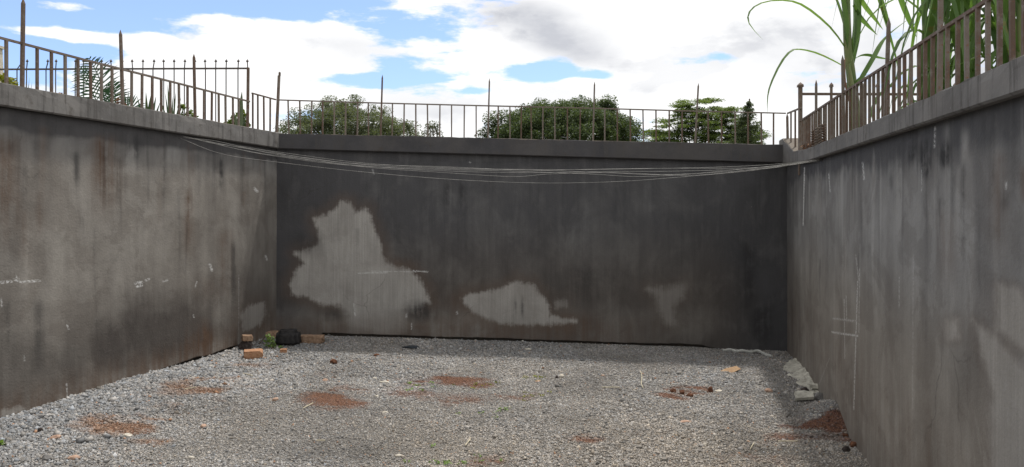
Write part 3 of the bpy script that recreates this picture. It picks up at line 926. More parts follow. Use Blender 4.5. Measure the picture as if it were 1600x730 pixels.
# ------------------------------------------------------------------ wires across the yard
def wire(pts, Ys, label, r=.00125):
    n_ = len(pts)
    raw = [P(p[0], p[1], Ys[0] + (Ys[1] - Ys[0]) * (p[0] - pts[0][0]) / (pts[-1][0] - pts[0][0])) for p in pts]
    m = MB(); m.tube(spline(raw, 70), r, 5)
    o = m.build('wire', M_WIRE, smooth=True)
    tag(o, label, 'wire', 'wires strung across the yard')


YA, YB = 7.16, 6.84
MIDW = 'thin grey wire inside the sagging bundle under the coping'
wire([(279, 215), (345, 240), (430, 253), (560, 268), (700, 280), (840, 286), (960, 284), (1060, 277), (1180, 266), (1284, 251)], (YA, YB), 'lowest sagging wire, hanging apart below the bundle')
wire([(283, 214), (330, 222), (362, 231), (430, 243), (560, 258.5), (690, 267), (830, 270), (960, 268), (1060, 267.5), (1180, 263), (1285, 250)], (YA - .02, YB), MIDW)
wire([(286, 213), (345, 225), (430, 239.5), (560, 256.5), (690, 263.5), (830, 266), (950, 270), (1040, 273), (1180, 265), (1286, 250.5)], (YA - .03, YB - .02), MIDW)
wire([(300, 216.5), (340, 221), (430, 241), (560, 260), (690, 269.5), (800, 276), (860, 272), (960, 270), (1080, 274), (1180, 264.5), (1284, 251)], (YA + .05, YB + .01), MIDW)
wire([(318, 221), (380, 231), (430, 237), (560, 254), (690, 262), (830, 265), (930, 265), (1050, 263), (1180, 262), (1287, 249.5)], (YA + .16, YB - .03), MIDW)
wire([(310, 219), (380, 235), (430, 244), (540, 258), (690, 265), (800, 267.5), (920, 272), (1000, 276), (1090, 271), (1200, 260), (1288, 249)], (YA + .11, YB - .04), MIDW)
wire([(374, 228), (410, 234), (470, 246), (560, 256), (690, 260.5), (830, 266), (950, 264), (1080, 262.5), (1200, 257.5), (1289, 248.5)], (YA + .5, YB - .05), 'topmost wire of the bundle, starting nearest the left corner')


# ------------------------------------------------------------------ small things on the ground
def at(px_, py_):
    """ground point under a photo pixel"""
    k = (HY - py_) / F; kx = (px_ - 800) / F
    y = 6.0
    for _ in range(40):
        z = float(height(np.float64(kx * y), np.float64(y)))
        y = (z - E) / k
    return np.array((kx * y, y, z))


def lump(seed, sx, sy, sz, n=2, rough=.18, flat=.5):
    import bmesh
    bm = bmesh.new(); bmesh.ops.create_icosphere(bm, subdivisions=n, radius=1)
    r = np.random.default_rng(seed)
    planes = [(v / np.linalg.norm(v), r.uniform(.62, .95)) for v in r.normal(0, 1, (9, 3))]
    for v in bm.verts:
        c = np.array(v.co)
        for nrm, d in planes:
            e = c.dot(nrm) - d
            if e > 0: c = c - nrm * e
        c *= 1 + r.normal(0, rough * .25)
        v.co = (c[0] * sx, c[1] * sy, (c[2] + flat) * sz)
    me = bpy.data.meshes.new('lump'); bm.to_mesh(me); bm.free()
    return me


def brick_mesh(l, w, h, seed, chip=.012):
    import bmesh
    bm = bmesh.new(); bmesh.ops.create_cube(bm, size=1)
    bmesh.ops.subdivide_edges(bm, edges=bm.edges[:], cuts=5, use_grid_fill=True)
    r = np.random.default_rng(seed)
    for v in bm.verts:
        c = np.array(v.co)
        e = np.sum(np.abs(c) > .49)
        k = 1 - (.05 * max(0, e - 1) * r.uniform(.2, 1.2))
        c *= np.array((k * .5 + .5, k, k))
        c += r.normal(0, .012, 3)
        if c[0] > .4 and c[2] > .3 and c[1] < 0: c[2] -= .25 * r.uniform(.3, 1)
        v.co = (c[0] * l, c[1] * w, (c[2] + .5) * h)
    me = bpy.data.meshes.new('brick'); bm.to_mesh(me); bm.free()
    return me


def put(name, me, m_, px_, py_, rz, label, cat, group=None, sink=.004, rx=0, ry=0, lift=0, smooth=False):
    me.name = name
    o = link(name, me, m_, smooth=smooth)
    p = at(px_, py_)
    o.location = (p[0], p[1], p[2] - sink + lift); o.rotation_euler = (rx, ry, rz)
    return tag(o, label, cat, group)


M_BRICK = simple('orange_brick', (.29, .145, .08), (.40, .235, .14), 28, .9, .5, .006)
M_BRICKP = simple('weathered_brick', (.22, .135, .085), (.34, .235, .16), 28, .9, .5, .006)
M_BLACK = simple('blackened_block', (.018, .017, .018), (.04, .037, .036), 30, .7, .4, .006)
M_CHAR = simple('dark_rubble', (.03, .024, .022), (.07, .055, .05), 30, .9, .5, .006)
M_CEM = simple('pale_cement', (.32, .305, .26), (.58, .555, .48), 16, .95, .7, .02)
M_PALE = simple('pale_stone', (.42, .38, .31), (.60, .56, .49), 40, .9, .3)
M_PINK = simple('pinkish_stone', (.33, .21, .15), (.47, .33, .25), 40, .9, .3)
M_CLOD = simple('soil_clod', (.08, .035, .02), (.17, .08, .045), 40, .95, .6, .006)
M_GREYS = simple('grey_stone', (.13, .125, .12), (.26, .25, .24), 30, .9, .4)
M_CARD = simple('brown_card', (.27, .17, .095), (.36, .24, .14), 30, .8, .2)
M_FOIL = simple('plastic_strip', (.35, .35, .33), (.52, .52, .48), 25, .5, .3)
M_STRAW = simple('dry_straw', (.42, .37, .26), (.60, .55, .42), 30, .8, 0)
M_DARKP = simple('dark_plastic', (.018, .022, .026), (.035, .042, .05), 20, .45, .3)

CORN = 'rubble in the left back corner'
put('brick', brick_mesh(.185, .15, .085, 1), M_BRICK, 396, 559, .35, 'bright orange brick lying alone on the gravel near the weed', 'brick', CORN)
put('brick', brick_mesh(.27, .13, .085, 2), M_BRICKP, 487, 535, -.10, 'long pale brown brick against the black block', 'brick', CORN)
put('brick', brick_mesh(.15, .12, .075, 3), M_BRICKP, 424, 527, .1, 'small faded brick piece tucked in the corner behind the black block', 'brick', CORN, lift=.0)
put('rubble_chunk', lump(21, .075, .075, .075, 3), M_CHAR, 384, 546, .4, 'dark rubble chunk beside the left wall carrying a pale brick end', 'rubble', CORN, sink=.01)
put('brick', brick_mesh(.105, .10, .06, 5), M_BRICKP, 386, 546, .5, 'pale brick end perched on a dark rubble chunk', 'brick', CORN, lift=.10, ry=.08)
put('rubble_chunk', lump(23, .04, .04, .03, 2), M_CHAR, 371, 543, .4, 'tiny dark rubble bit against the left wall', 'rubble', CORN, sink=.01)
put('brick', brick_mesh(.07, .06, .05, 6), M_BRICK, 443, 552, .2, 'small orange brick crumb right of the weed', 'brick', CORN)


def block_mesh():
    import bmesh
    bm = bmesh.new(); bmesh.ops.create_cube(bm, size=1)
    for v in bm.verts:
        k = .88 if v.co.z > 0 else 1.0
        v.co = (v.co.x * .275 * k, v.co.y * .20 * k, (v.co.z + .5) * .185)
    bmesh.ops.bevel(bm, geom=bm.edges[:], offset=.035, segments=4, affect='EDGES')
    bmesh.ops.subdivide_edges(bm, edges=[e for e in bm.edges if e.calc_length() > .06], cuts=4, use_grid_fill=True)
    r = np.random.default_rng(4)
    for v in bm.verts:
        s = 1 + .02 * math.sin(v.co.x * 70) * (1 if v.co.z > .04 else 0)
        v.co = (v.co.x + r.normal(0, .0025), v.co.y * s + r.normal(0, .0025), v.co.z + r.normal(0, .0025))
    me = bpy.data.meshes.new('black_block'); bm.to_mesh(me); bm.free(); return me


put('black_block', block_mesh(), M_BLACK, 450.5, 539, .06, 'big black rounded block between two bricks in the corner', 'block', CORN, smooth=True, sink=.012)

STONES = 'loose stones on the gravel'
for i, (px_, py_, sx, sy, sz, m_, lab) in enumerate([
    (521, 569, .05, .04, .045, M_CLOD, 'lone reddish soil clod in front of the long pale brick'),
    (600, 599, .065, .035, .02, M_PALE, 'flat pale stone left of the widest red soil patch'),
    (586, 593, .028, .025, .02, M_PALE, 'small pale pebble just behind a flat pale stone'),
    (825, 547, .055, .03, .018, M_PALE, 'flat pale stone close to the foot of the back wall'),
    (878, 591, .032, .03, .034, M_PALE, 'white angular pebble standing alone mid yard'),
    (870, 592, .022, .02, .026, M_CHAR, 'dark pebble touching a white angular pebble'),
    (589, 621, .024, .02, .018, M_PALE, 'white pebble on the edge of the faint red soil'),
    (602, 646, .035, .02, .014, M_PALE, 'thin pale stone in front of the middle red patches'),
    (623, 714, .032, .02, .014, M_PALE, 'cream pebble near the bottom edge of the yard view'),
    (508, 596, .035, .03, .02, M_PINK, 'pinkish stone behind the red patch left of centre'),
    (740, 566, .035, .025, .02, M_GREYS, 'grey stone in the shadow band of the back wall'),
    (1110, 613, .034, .03, .045, M_CLOD, 'dark brown clod standing beside the small red heap'),
    (1123, 612, .05, .03, .014, M_PALE, 'flat pale chip right of the brown clod'),
    (1201, 613, .05, .04, .03, M_PINK, 'pinkish stone left of the broken cement slab'),
    (1073, 660, .07, .04, .012, M_PINK, 'flat pink stone in front of the small red heap'),
    (1102, 697, .022, .02, .018, M_PALE, 'bright white pebble in the right foreground'),
    (199, 683, .042, .03, .022, M_PALE, 'rounded cream stone in front of the orange soil at left'),
    (115, 718, .05, .028, .022, M_PINK, 'long flat stone lying in the left foreground'),
    (72, 719, .04, .035, .03, M_GREYS, 'dark grey stone in the left foreground'),
    (63, 676, .022, .022, .03, M_CHAR, 'small black pebble in front of the left wall'),
    (88, 686, .05, .03, .022, M_PINK, 'buff stone beside the black pebble at left'),
    (318, 668, .03, .025, .022, M_PINK, 'pink pebble right of the orange soil at left'),
    (430, 626, .035, .03, .022, M_PINK, 'orange tinted stone between left wall and red patch'),
    (298, 717, .035, .02, .014, M_PALE, 'slim white chip in the left foreground'),
    (790, 557, .03, .025, .02, M_GREYS, 'small grey stone under the pale patch of the back wall'),
    (840, 597, .04, .025, .012, M_PINK, 'flat tan chip left of the white angular pebble'),
    (588, 556, .045, .03, .02, M_CLOD, 'dull red stone right of the lone soil clod'),
    (1052, 613, .04, .035, .03, M_CLOD, 'leftmost clod on the small dark red heap'),
    (1066, 616, .035, .03, .035, M_CLOD, 'middle clod on the small dark red heap'),
    (1078, 620, .045, .035, .028, M_CLOD, 'front clod on the small dark red heap'),
    (942, 588, .026, .02, .012, M_PINK, 'small yellowish chip right of the white angular pebble'),
]):
    put('stone', lump(200 + i, sx * .8, sy * .8, sz * .8, 2), m_, px_, py_, random.uniform(-.4, .4), lab, 'stone', STONES, sink=-.002)

# flat brown card, dark plastic, pale strip along the wall
mb = MB()
mb.add([(-.13, 0, .01), (-.02, -.07, .004), (.10, -.03, .03), (.09, .05, .045), (-.03, .06, .02), (.0, .0, .034)], [(0, 1, 5), (1, 2, 5), (2, 3, 5), (3, 4, 5), (4, 0, 5)])
me = mb.mesh('scrap'); o = put('card_scrap', me, M_CARD, 1142, 580, .2, 'bent brown scrap lying near the right back corner', 'scrap')
sol = o.modifiers.new('thickness', 'SOLIDIFY'); sol.thickness = .006
put('plastic_scrap', lump(31, .10, .06, .022, 3), M_DARKP, 641, 544, 0, 'flat dark plastic scrap at the foot of the back wall', 'scrap', sink=0, smooth=True)
mb = MB()
pts = [(at(p, q) + np.array((0, 0, h))) for p, q, h in ((1130, 549, .01), (1143, 550, .025), (1150, 551, .015), (1160, 552, .03), (1172, 553, .02), (1184, 553, .035), (1194, 555, .015), (1206, 559, .01))]
sp = spline(pts, 26); r_ = np.random.default_rng(3)
mb.tube(sp, list(.014 + .010 * r_.uniform(0, 1, 26)), 6)
o = mb.build('plastic_strip', M_FOIL); tag(o, 'crumpled pale plastic strip along the foot of the back wall', 'plastic strip')
for i, (px_, py_, s_) in enumerate(((1196, 561, .035), (1204, 553, .03), (1214, 556, .045), (1222, 560, .04), (1228, 566, .035))):
    put('rubble_chunk', lump(60 + i, s_, s_ * .7, s_ * .5, 2), M_GREYS, px_, py_, i * .7, 'grey rubble chunk piled in the right back corner', 'rubble', 'rubble in the right back corner')


# cement spilled along the right wall and the broken slabs
def spill():
    n1, n2 = 60, 22; vs, fs = [], []
    for i in range(n1):
        u = i / (n1 - 1); t = .55 + u * 1.65
        w = .17 * math.sin(math.pi * min(1, u * .9 + .12)) ** .7 + .02 + .20 * (float(fbm(np.float64(t * 6), np.float64(2.2), 15, 5)) - .5)
        for j in range(n2):
            v = j / (n2 - 1)
            q = right_pt(t, w * v - .01)
            h = .075 * (1 - v) ** 1.3 * math.sin(math.pi * min(1, u * .85 + .12)) ** .8 + .05 * (fbm(np.float64(t * 9), np.float64(v * 4), 5) - .5) + .03 * (fbm(np.float64(t * 30), np.float64(v * 9), 6) - .5)
            vs.append((q[0], q[1], float(height(np.float64(q[0]), np.float64(q[1]))) + h + (.004 if v < .95 else -.012)))
    for i in range(n1 - 1):
        for j in range(n2 - 1):
            a = i * n2 + j; fs.append((a, a + n2, a + n2 + 1, a + 1))
    mb = MB(); mb.add(vs, fs); return mb


o = spill().build('cement_spill', M_CEM, smooth=True); tag(o, 'rough pale cement spilled along the foot of the right wall', 'cement')


def slab_mesh(seed, r0, th):
    r = np.random.default_rng(seed); k = 7
    an = np.sort(r.uniform(0, 6.28, k)); rad = r0 * r.uniform(.65, 1.15, k)
    vs = [(math.cos(a) * q, math.sin(a) * q * .7, z + r.normal(0, .003)) for z, s in ((0, 1), (th, .96)) for a, q in zip(an, rad * s)]
    mb = MB(); mb.add(vs, [tuple(range(k - 1, -1, -1)), tuple(range(k, 2 * k))] + [(i, (i + 1) % k, k + (i + 1) % k, k + i) for i in range(k)])
    return mb.mesh('slab')


put('cement_slab', slab_mesh(1, .125, .03), M_CEM, 1256, 626, .5, 'largest broken cement slab tilted on the gravel by the right wall', 'slab', 'broken cement pieces', rx=.22, ry=-.1, lift=.035)
put('cement_slab', slab_mesh(5, .07, .03), M_CEM, 1273, 613, .2, 'small pale cement slab leaning at the end of the spill', 'slab', 'broken cement pieces', rx=.1, lift=.05)
put('rubble_chunk', lump(71, .05, .04, .04, 2), M_CHAR, 1258, 614, .3, 'dark rubble chunk behind the largest cement slab', 'rubble', 'broken cement pieces')
put('rubble_chunk', lump(72, .07, .05, .05, 2), M_GREYS, 1279, 625, .3, 'grey rubble chunk right of the largest cement slab', 'rubble', 'broken cement pieces')
put('rubble_chunk', lump(73, .035, .03, .028, 2), M_CHAR, 1322, 705, .3, 'dark stone in the right foreground below the red mound', 'rubble', 'stones along the right wall')
put('rubble_chunk', lump(74, .034, .03, .032, 2), M_CLOD, 1334, 698, .3, 'red brown clod beside the right wall below the red mound', 'rubble', 'stones along the right wall')
put('rubble_chunk', lump(75, .04, .03, .025, 2), M_CLOD, 1318, 682, .1, 'wide red clod at the front of the red mound', 'rubble', 'stones along the right wall')

STK = 'dry stalks on the ground'
for pts_, lab in [
    ([(1001, 583), (1003, 592), (1002, 602), (1005, 609)], 'thin curved pale stalk standing out mid right of the yard'),
    ([(474, 641), (489, 633)], 'straw stalk at the front of the red patch left of centre'),
    ([(1216, 693), (1246, 693)], 'straight straw stalk in front of the red mound'),
    ([(1172, 706), (1178, 696)], 'short straw stalk in the right foreground'),
    ([(288, 611), (306, 608)], 'pale stalk on the orange soil near the left wall'),
    ([(380, 586), (395, 590)], 'pale stalk in front of the bright orange brick'),
    ([(494, 692), (508, 692)], 'short pale stalk in the foreground left of centre'),
    ([(940, 608), (968, 608)], 'faint straw stalk lying behind the flat pink stone'),
    ([(727, 700), (735, 690)], 'short grey stalk in the centre foreground')]:
    m = MB(); q = [at(*p) + np.array((0, 0, .018)) for p in pts_]
    m.tube(spline(q, 8), .0038, 5); o = m.build('straw', M_STRAW); tag(o, lab, 'straw', STK)
m = MB(); a = at(405, 540) + np.array((0, 0, .02)); b = np.array(P(419, 524, a[1] + .25)); m.tube([a, (a + b) / 2 + np.array((0, 0, .01)), b], .009, 5)
o = m.build('stick', M_BARK); tag(o, 'short stick poking up by the corner bricks', 'stick', CORN)


# ------------------------------------------------------------------ foliage
def leaf_cloud(centres, radii, counts, size, seed, flat=.6, up=.5):
    """small two-triangle leaves scattered through clumps -> verts, quads, rnd"""
    r = np.random.default_rng(seed); VV, QQ, RR = [], [], []; b = 0
    for c, rad, k in zip(centres, radii, counts):
        d = r.normal(0, 1, (k, 3)); d /= np.linalg.norm(d, axis=1)[:, None]
        d *= (r.uniform(0, 1, k) ** .45)[:, None]
        p = np.array(c) + d * np.array(rad)
        nrm = r.normal(0, 1, (k, 3)) * (1 - up) + np.array((0, 0, 1)) * up * 1.5
        nrm /= np.linalg.norm(nrm, axis=1)[:, None]
        a = np.cross(nrm, r.normal(0, 1, (k, 3))); a /= np.linalg.norm(a, axis=1)[:, None]
        bb = np.cross(nrm, a)
        s = size * r.uniform(.55, 1.35, k)[:, None]
        q = np.stack([p - a * s, p - bb * s * flat + nrm * s * .15, p + a * s, p + bb * s * flat + nrm * s * .15], 1)
        VV.append(q.reshape(-1, 3)); QQ.append(np.arange(k * 4).reshape(-1, 4) + b); b += k * 4
        clump = r.uniform(0, 1)
        RR.append(np.repeat(np.clip(.55 * clump + .45 * r.uniform(0, 1, k), 0, 1), 4))
    return np.concatenate(VV), np.concatenate(QQ), np.concatenate(RR)


def crown(root, name, m_, *a, **k):
    v, q, rr = leaf_cloud(*a, **k)
    me = fast_mesh(name, v, q); attr(me, 'rnd', rr)
    return link(name, me, m_, root)


def tree(label, base, centres, radii, counts, size, m_, seed, trunk_r, fork=1.2, group=None, flat=.6, up=.5, nlimb=26, name='tree'):
    root = empty(name, base, label, 'tree', group)
    r = np.random.default_rng(seed)
    m = MB(); b = np.array(base, float)
    top = b + np.array((r.normal(0, .1), r.normal(0, .1), fork))
    m.tube([b - np.array((0, 0, .1)), b * .5 + top * .5 + np.array((.05, 0, 0)), top], [trunk_r, trunk_r * .8, trunk_r * .65], 8)
    ids = r.permutation(len(centres))[:nlimb]
    for i in ids:
        c = np.array(centres[i]); mid = top * .45 + c * .55 + r.normal(0, .12, 3) + np.array((0, 0, -.15))
        m.tube([top - np.array((0, 0, .1)), mid, c], [trunk_r * .4, trunk_r * .22, .02], 5)
    m.build('trunk', M_BARK, root, True)
    crown(root, 'crown', m_, centres, radii, counts, size, seed, flat=flat, up=up)
    return root


def dome(cx, cy, rx, ry, Yd, n, seed, depth=1.0, inner=.35, bumps=.16, low=0.0):
    """clump centres over and in a dome given by its outline in the photo; real metres at distance Yd"""
    r = np.random.default_rng(seed); k = Yd / F; out = []
    c = np.array(P(cx, cy, Yd))
    while len(out) < n:
        d = r.normal(0, 1, 3); d /= np.linalg.norm(d)
        if d[2] < low: continue
        q = r.uniform(inner, 1) ** .5 * (1 - bumps * fbm(np.float64(d[0] * 2.5 + 9), np.float64(d[2] * 2.5 + d[1] * 2), seed) * 1.6)
        out.append(c + d * np.array((rx * k, rx * k * depth, ry * k)) * q)
    return out


TG = 'trees beyond the back wall'
# A: airy grey-green tree
Yd = 40; k = Yd / F
cs = dome(546, 224, 114, 70, Yd, 260, 11, low=-.05, bumps=.06, inner=.25) + [P(x, y, Yd + d) for x, y, d in ((516, 156, 0), (556, 155, .5), (552, 152, 0), (449, 200, 1), (443, 206, 0), (636, 196, 0), (640, 206, 1), (600, 172, 0), (480, 186, 0), (460, 192, .5))]
r = np.random.default_rng(5)
rad = [np.array((1, 1, .55)) * r.uniform(.28, .62) for _ in cs]
tree('airy grey green spreading tree behind the left half of the back wall', P(545, 310, Yd)[:2] + (2.0,), cs, rad, [int(110 * 1.9 * (q[0] / .45) ** 2) for q in rad], .046, M_GREY, 11, .22, 1.9, TG, nlimb=70)
# bush
cs = [P(675 + dx, y, 34) for dx, y in ((0, 205), (-8, 206), (9, 207), (-3, 199), (5, 200), (-12, 210), (13, 211), (-2, 212), (1, 195), (-7, 197), (9, 197))]
tree('small bushy treetop between the two broad trees', P(675, 310, 34)[:2] + (2.0,), cs, [(.16, .16, .22)] * len(cs), [55] * len(cs), .06, M_GREY, 13, .08, 1.5, TG, nlimb=11, up=.1, flat=.3)
# B: dense dark tree
Yd = 33; k = Yd / F
cs = dome(884, 226, 116, 66, Yd, 300, 17, low=-.1, bumps=.045, inner=.45) + [P(x, y, Yd + d) for x, y, d in ((932, 172, 0), (944, 174, .4), (956, 176, 0), (938, 180, -.5), (962, 184, 0), (925, 168, .5), (915, 170, -.5), (951, 168, .2))] + [P(x, y, Yd) for x, y in ((850, 163), (846, 168), (875, 166), (906, 162), (928, 165), (946, 162), (951, 158), (940, 164), (955, 168), (770, 186), (771, 195), (758, 212), (765, 206), (985, 196), (992, 205), (975, 190), (897, 167), (790, 182))]
r = np.random.default_rng(6)
rad = [np.array((1, 1, .75)) * r.uniform(.28, .55) for _ in cs]
tree('dense dark green round tree behind the middle of the back wall', P(880, 310, Yd)[:2] + (2.0,), cs, rad, [int(180 * 1.9 * (q[0] / .4) ** 2) for q in rad], .045, M_DENSE, 17, .3, 1.5, TG, nlimb=30)
# C: layered fresh green tree
Yd = 30; k = Yd / F
r = np.random.default_rng(8); cs, rad = [], []
for x0, x1, y0, y1, n_ in ((1088, 1122, 157, 161, 12), (1098, 1112, 155, 157, 4), (1044, 1078, 162, 168, 12), (1062, 1070, 158, 160, 3), (1060, 1098, 166, 176, 16), (1114, 1157, 168, 174, 16), (1122, 1150, 174, 182, 12), (1028, 1054, 187, 199, 14),
                           (1008, 1055, 203, 222, 26), (1058, 1126, 172, 224, 190), (1126, 1166, 180, 224, 80), (1140, 1196, 200, 226, 50), (1020, 1062, 205, 224, 30), (1010, 1030, 203, 208, 6)):
    for _ in range(n_):
        c = P(r.uniform(x0, x1), r.uniform(y0, y1), Yd + r.normal(0, .7)); cs.append(c); rad.append((r.uniform(.20, .42), r.uniform(.2, .42), r.uniform(.05, .11)))
tree('light green tree with flat layered branches behind the right end of the back wall', P(1092, 310, Yd)[:2] + (2.0,), cs, rad, [110] * len(cs), .040, M_LIGHT, 19, .10, 1.2, TG, nlimb=30, up=.7)
# D: conifer
Yd = 27; r = np.random.default_rng(9); cs, rad = [], []
for i in range(17):
    v = i / 16; y = 161 + v * 66; w = 2 + 30 * v ** .85
    for _ in range(4 + int(9 * v)):
        a = r.uniform(0, 6.283); q = r.uniform(.35, 1) * w * r.uniform(.7, 1.1)
        c = np.array(P(1169 + math.cos(a) * q, y + q * .10 + r.normal(0, .8), Yd)); c[1] += math.sin(a) * q * Yd / F
        cs.append(c); rad.append((.10 + .22 * v, .10 + .22 * v, .07))
tree('dark pointed conifer beside the layered tree', P(1169, 310, Yd)[:2] + (2.0,), cs, rad, [60] * len(cs), .045, M_CONIF, 23, .04, 3.5, TG, nlimb=0, name='conifer_tree', flat=.3)


# ---- cane beside the right railing
def leaf(root, pts, w, m_=None, fold=.22, n_=16, side=None, basew=.5):
    pts = [np.array(p, float) for p in pts]
    d = pts[-1] - pts[0]
    s = side if side is not None else np.cross(d, (0, 0, 1)) + np.array((.05, .35, .25))
    m = MB(); m.ribbon(spline(pts, n_), w, s, fold, basew=basew)
    return m.build('leaf', m_ or M_BLADE, root, True)


def canestalk(root, pts, r0, r1):
    m = MB(); sp_ = spline(pts, 12); m.tube(sp_, [r0 + (r1 - r0) * i / 11 for i in range(12)], 8)
    return m.build('stem', M_STEM, root, True)


Yc = 6.6
ct_ = empty('cane_plant', P(1340, 300, Yc)[:2] + (2.02,), 'single tall cane with long arching leaves rising behind the right railing', 'cane plant', 'cane beyond the right wall')
canestalk(ct_, [P(1341, 262, Yc), P(1338, 190, Yc), P(1330, 120, Yc), P(1324, 60, Yc), P(1322, -40, Yc)], .05, .03)
m = MB(); m.tube([P(1342, 250, Yc - .05), P(1336, 180, Yc - .06), P(1326, 100, Yc - .06)], [.06, .045, .012], 7); m.build('sheath', M_STEM, ct_, True)
LW = [([(1319, 74), (1300, 48), (1275, 25), (1250, 8), (1228, 2), (1200, 3), (1180, 11), (1170, 24), (1173, 40), (1192, 62)], .052, -.2),
      ([(1317, 104), (1300, 95), (1275, 84), (1252, 78.5), (1238, 80), (1222, 98), (1206, 130), (1200, 152), (1199, 178)], .048, -.25),
      ([(1331, 152), (1345, 128), (1366, 92), (1380, 66), (1397, 48), (1424, 27)], .066, .3),
      ([(1331, 96), (1342, 89), (1356, 87), (1375, 91), (1396, 94)], .038, .4),
      ([(1322, 62), (1315, 30), (1302, -10), (1280, -70)], .085, .1), ([(1320, 80), (1318, 30), (1311, -20), (1300, -90)], .095, -.1), ([(1330, 95), (1333, 40), (1334, -20), (1345, -90)], .10, .1),
      ([(1328, 110), (1336, 50), (1340, 0), (1352, -60)], .085, .2), ([(1334, 8), (1345, 28), (1356, 40), (1371, 55)], .04, .4), ([(1340, -10), (1352, 10), (1366, 28), (1380, 47)], .04, .5),
      ([(1372, -30), (1378, 10), (1388, 45), (1400, 90), (1408, 128)], .026, .5), ([(1368, -30), (1384, 20), (1392, 50)], .06, .3), ([(1398, -30), (1412, 8), (1424, 38), (1432, 58)], .05, .4), ([(1385, -30), (1384, 0), (1383, 30)], .02, .2),
      ([(1330, 150), (1333, 135), (1342, 122), (1358, 116)], .022, -.1), ([(1380, 142), (1370, 156), (1363, 174), (1364, 190)], .035, -.2)]
for pts_, w, dd in LW:
    N = len(pts_); leaf(ct_, [P(x, y, Yc + dd * i / (N - 1)) for i, (x, y) in enumerate(pts_)], w)
for pts_, w, c in (([(1326, 160), (1319, 130), (1318, 100), (1321, 90)], .05, 0),):
    leaf(ct_, [P(x, y, Yc - .08) for x, y in pts_], w, M_HUSK)

CG = 'cane beyond the right wall'
rnd = random.Random(42)
specs = [(1436, 4.95), (1450, 5.2), (1462, 4.85), (1478, 5.1), (1490, 5.4), (1502, 4.9), (1520, 5.3), (1556, 4.7), (1572, 5.0), (1590, 4.6), (1612, 4.9), (1640, 4.5)]
where = ['leftmost cane of the thicket behind the right railing', 'second cane from the left in the thicket, set further back', 'cane beside the rusty post near the middle of the right railing',
         'slim cane right of the rusty railing post', 'cane furthest back in the thicket behind the right railing', 'cane left of the bright gap in the thicket',
         'cane behind the bright gap in the thicket', 'cane right of the bright gap in the thicket', 'thick cane near the right edge of the photo',
         'cane at the very right edge of the photo, nearest the railing', 'cane just past the right edge, half hidden', 'last cane of the thicket beyond the right edge']
for i, ((p, Yq), lab) in enumerate(zip(specs, where)):
    x = (p - 800) / F * Yq
    root = empty('cane_plant', (x, Yq, 2.02), lab, 'cane plant', CG)
    lx_, ly_ = rnd.uniform(-.12, .12), rnd.uniform(-.1, .12); H = rnd.uniform(1.5, 2.2)
    st = [(x, Yq, 2.0), (x + lx_ * .3, Yq + ly_ * .3, 2.0 + H * .4), (x + lx_, Yq + ly_, 2.0 + H)]
    canestalk(root, st, .019, .011)
    sp_ = spline(st, 20)
    for j in range(rnd.choice((10, 11, 12))):
        u = .10 + .85 * j / 11; b = sp_[min(19, int(u * 19))]
        a = (0 if j % 2 else math.pi) + rnd.uniform(-.9, .9) + .4
        L = rnd.uniform(.7, 1.15) * (.75 + .5 * math.sin(math.pi * min(1, u + .1))); steep = rnd.uniform(.9, 1.5) if u > .3 else rnd.uniform(.7, 1.3)
        dv = np.array((math.cos(a), math.sin(a), 0)); dv[0] = max(dv[0], -.6 if i > 2 else -.15)
        pts_ = [b, b + dv * L * .16 + np.array((0, 0, L * .30 * steep)), b + dv * L * .42 + np.array((0, 0, L * .48 * steep)), b + dv * L * .75 + np.array((0, 0, L * .35 * steep)), b + dv * L * .95 + np.array((0, 0, L * .0))]
        leaf(root, pts_, rnd.uniform(.035, .055), M_BLADE, n_=12)
    if i % 3 == 0:
        leaf(root, [st[0], np.array(st[0]) + (.05, .02, .3), np.array(st[0]) + (.16, 0, .35), np.array(st[0]) + (.24, -.02, .1)], .04, M_HUSK, n_=10)


# ---- rusty springs and litter on the right coping
def spring(px_, Ys_, zb, h, label):
    m = MB(); c = np.array(((px_ - 800) / F * Ys_, Ys_)); n_ = 90; turns = 7
    m.tube([(c[0] + .018 * math.cos(2 * math.pi * turns * i / n_), c[1] + .018 * math.sin(2 * math.pi * turns * i / n_), zb + h * i / n_) for i in range(n_ + 1)], .0048, 5)
    m.tube([(c[0], c[1], zb - .01), (c[0], c[1], zb + h * 1.02)], .006, 5)
    tag(m.build('coil_spring', M_RUST, smooth=True), label, 'spring', 'rusty springs on the right coping')


for px_, off_t, h, lab in ((1272, 1.93, .16, 'leftmost rusty coil spring behind the railing at the right back corner'), (1279, 2.12, .17, 'second rusty coil spring from the left behind the right railing'),
                           (1286, 2.30, .18, 'third rusty coil spring from the left behind the right railing'), (1292.5, 2.45, .165, 'rightmost rusty coil spring behind the right railing')):
    q = right_pt(off_t, .032); spring(800 + F * q[0] / q[1], q[1], float(rtop(off_t)), h * 1.0, lab)
v, q, rr = leaf_cloud([(*right_pt(1.25 + .13 * i, -.03 - .03 * (i % 2)), rtop(1.25 + .13 * i) + .03) for i in range(6)], [(.06, .06, .045)] * 6, [60] * 6, .022, 77, flat=.4, up=.1)
me = fast_mesh('dry_litter', v, q); attr(me, 'rnd', rr)
o = link('dry_litter', me, M_HUSK); tag(o, 'small heap of dry brown leaves on the right coping', 'dry leaves', kind='stuff')

# ------------------------------------------------------------------ plants beyond the left wall
PL = 'plants beyond the left wall'


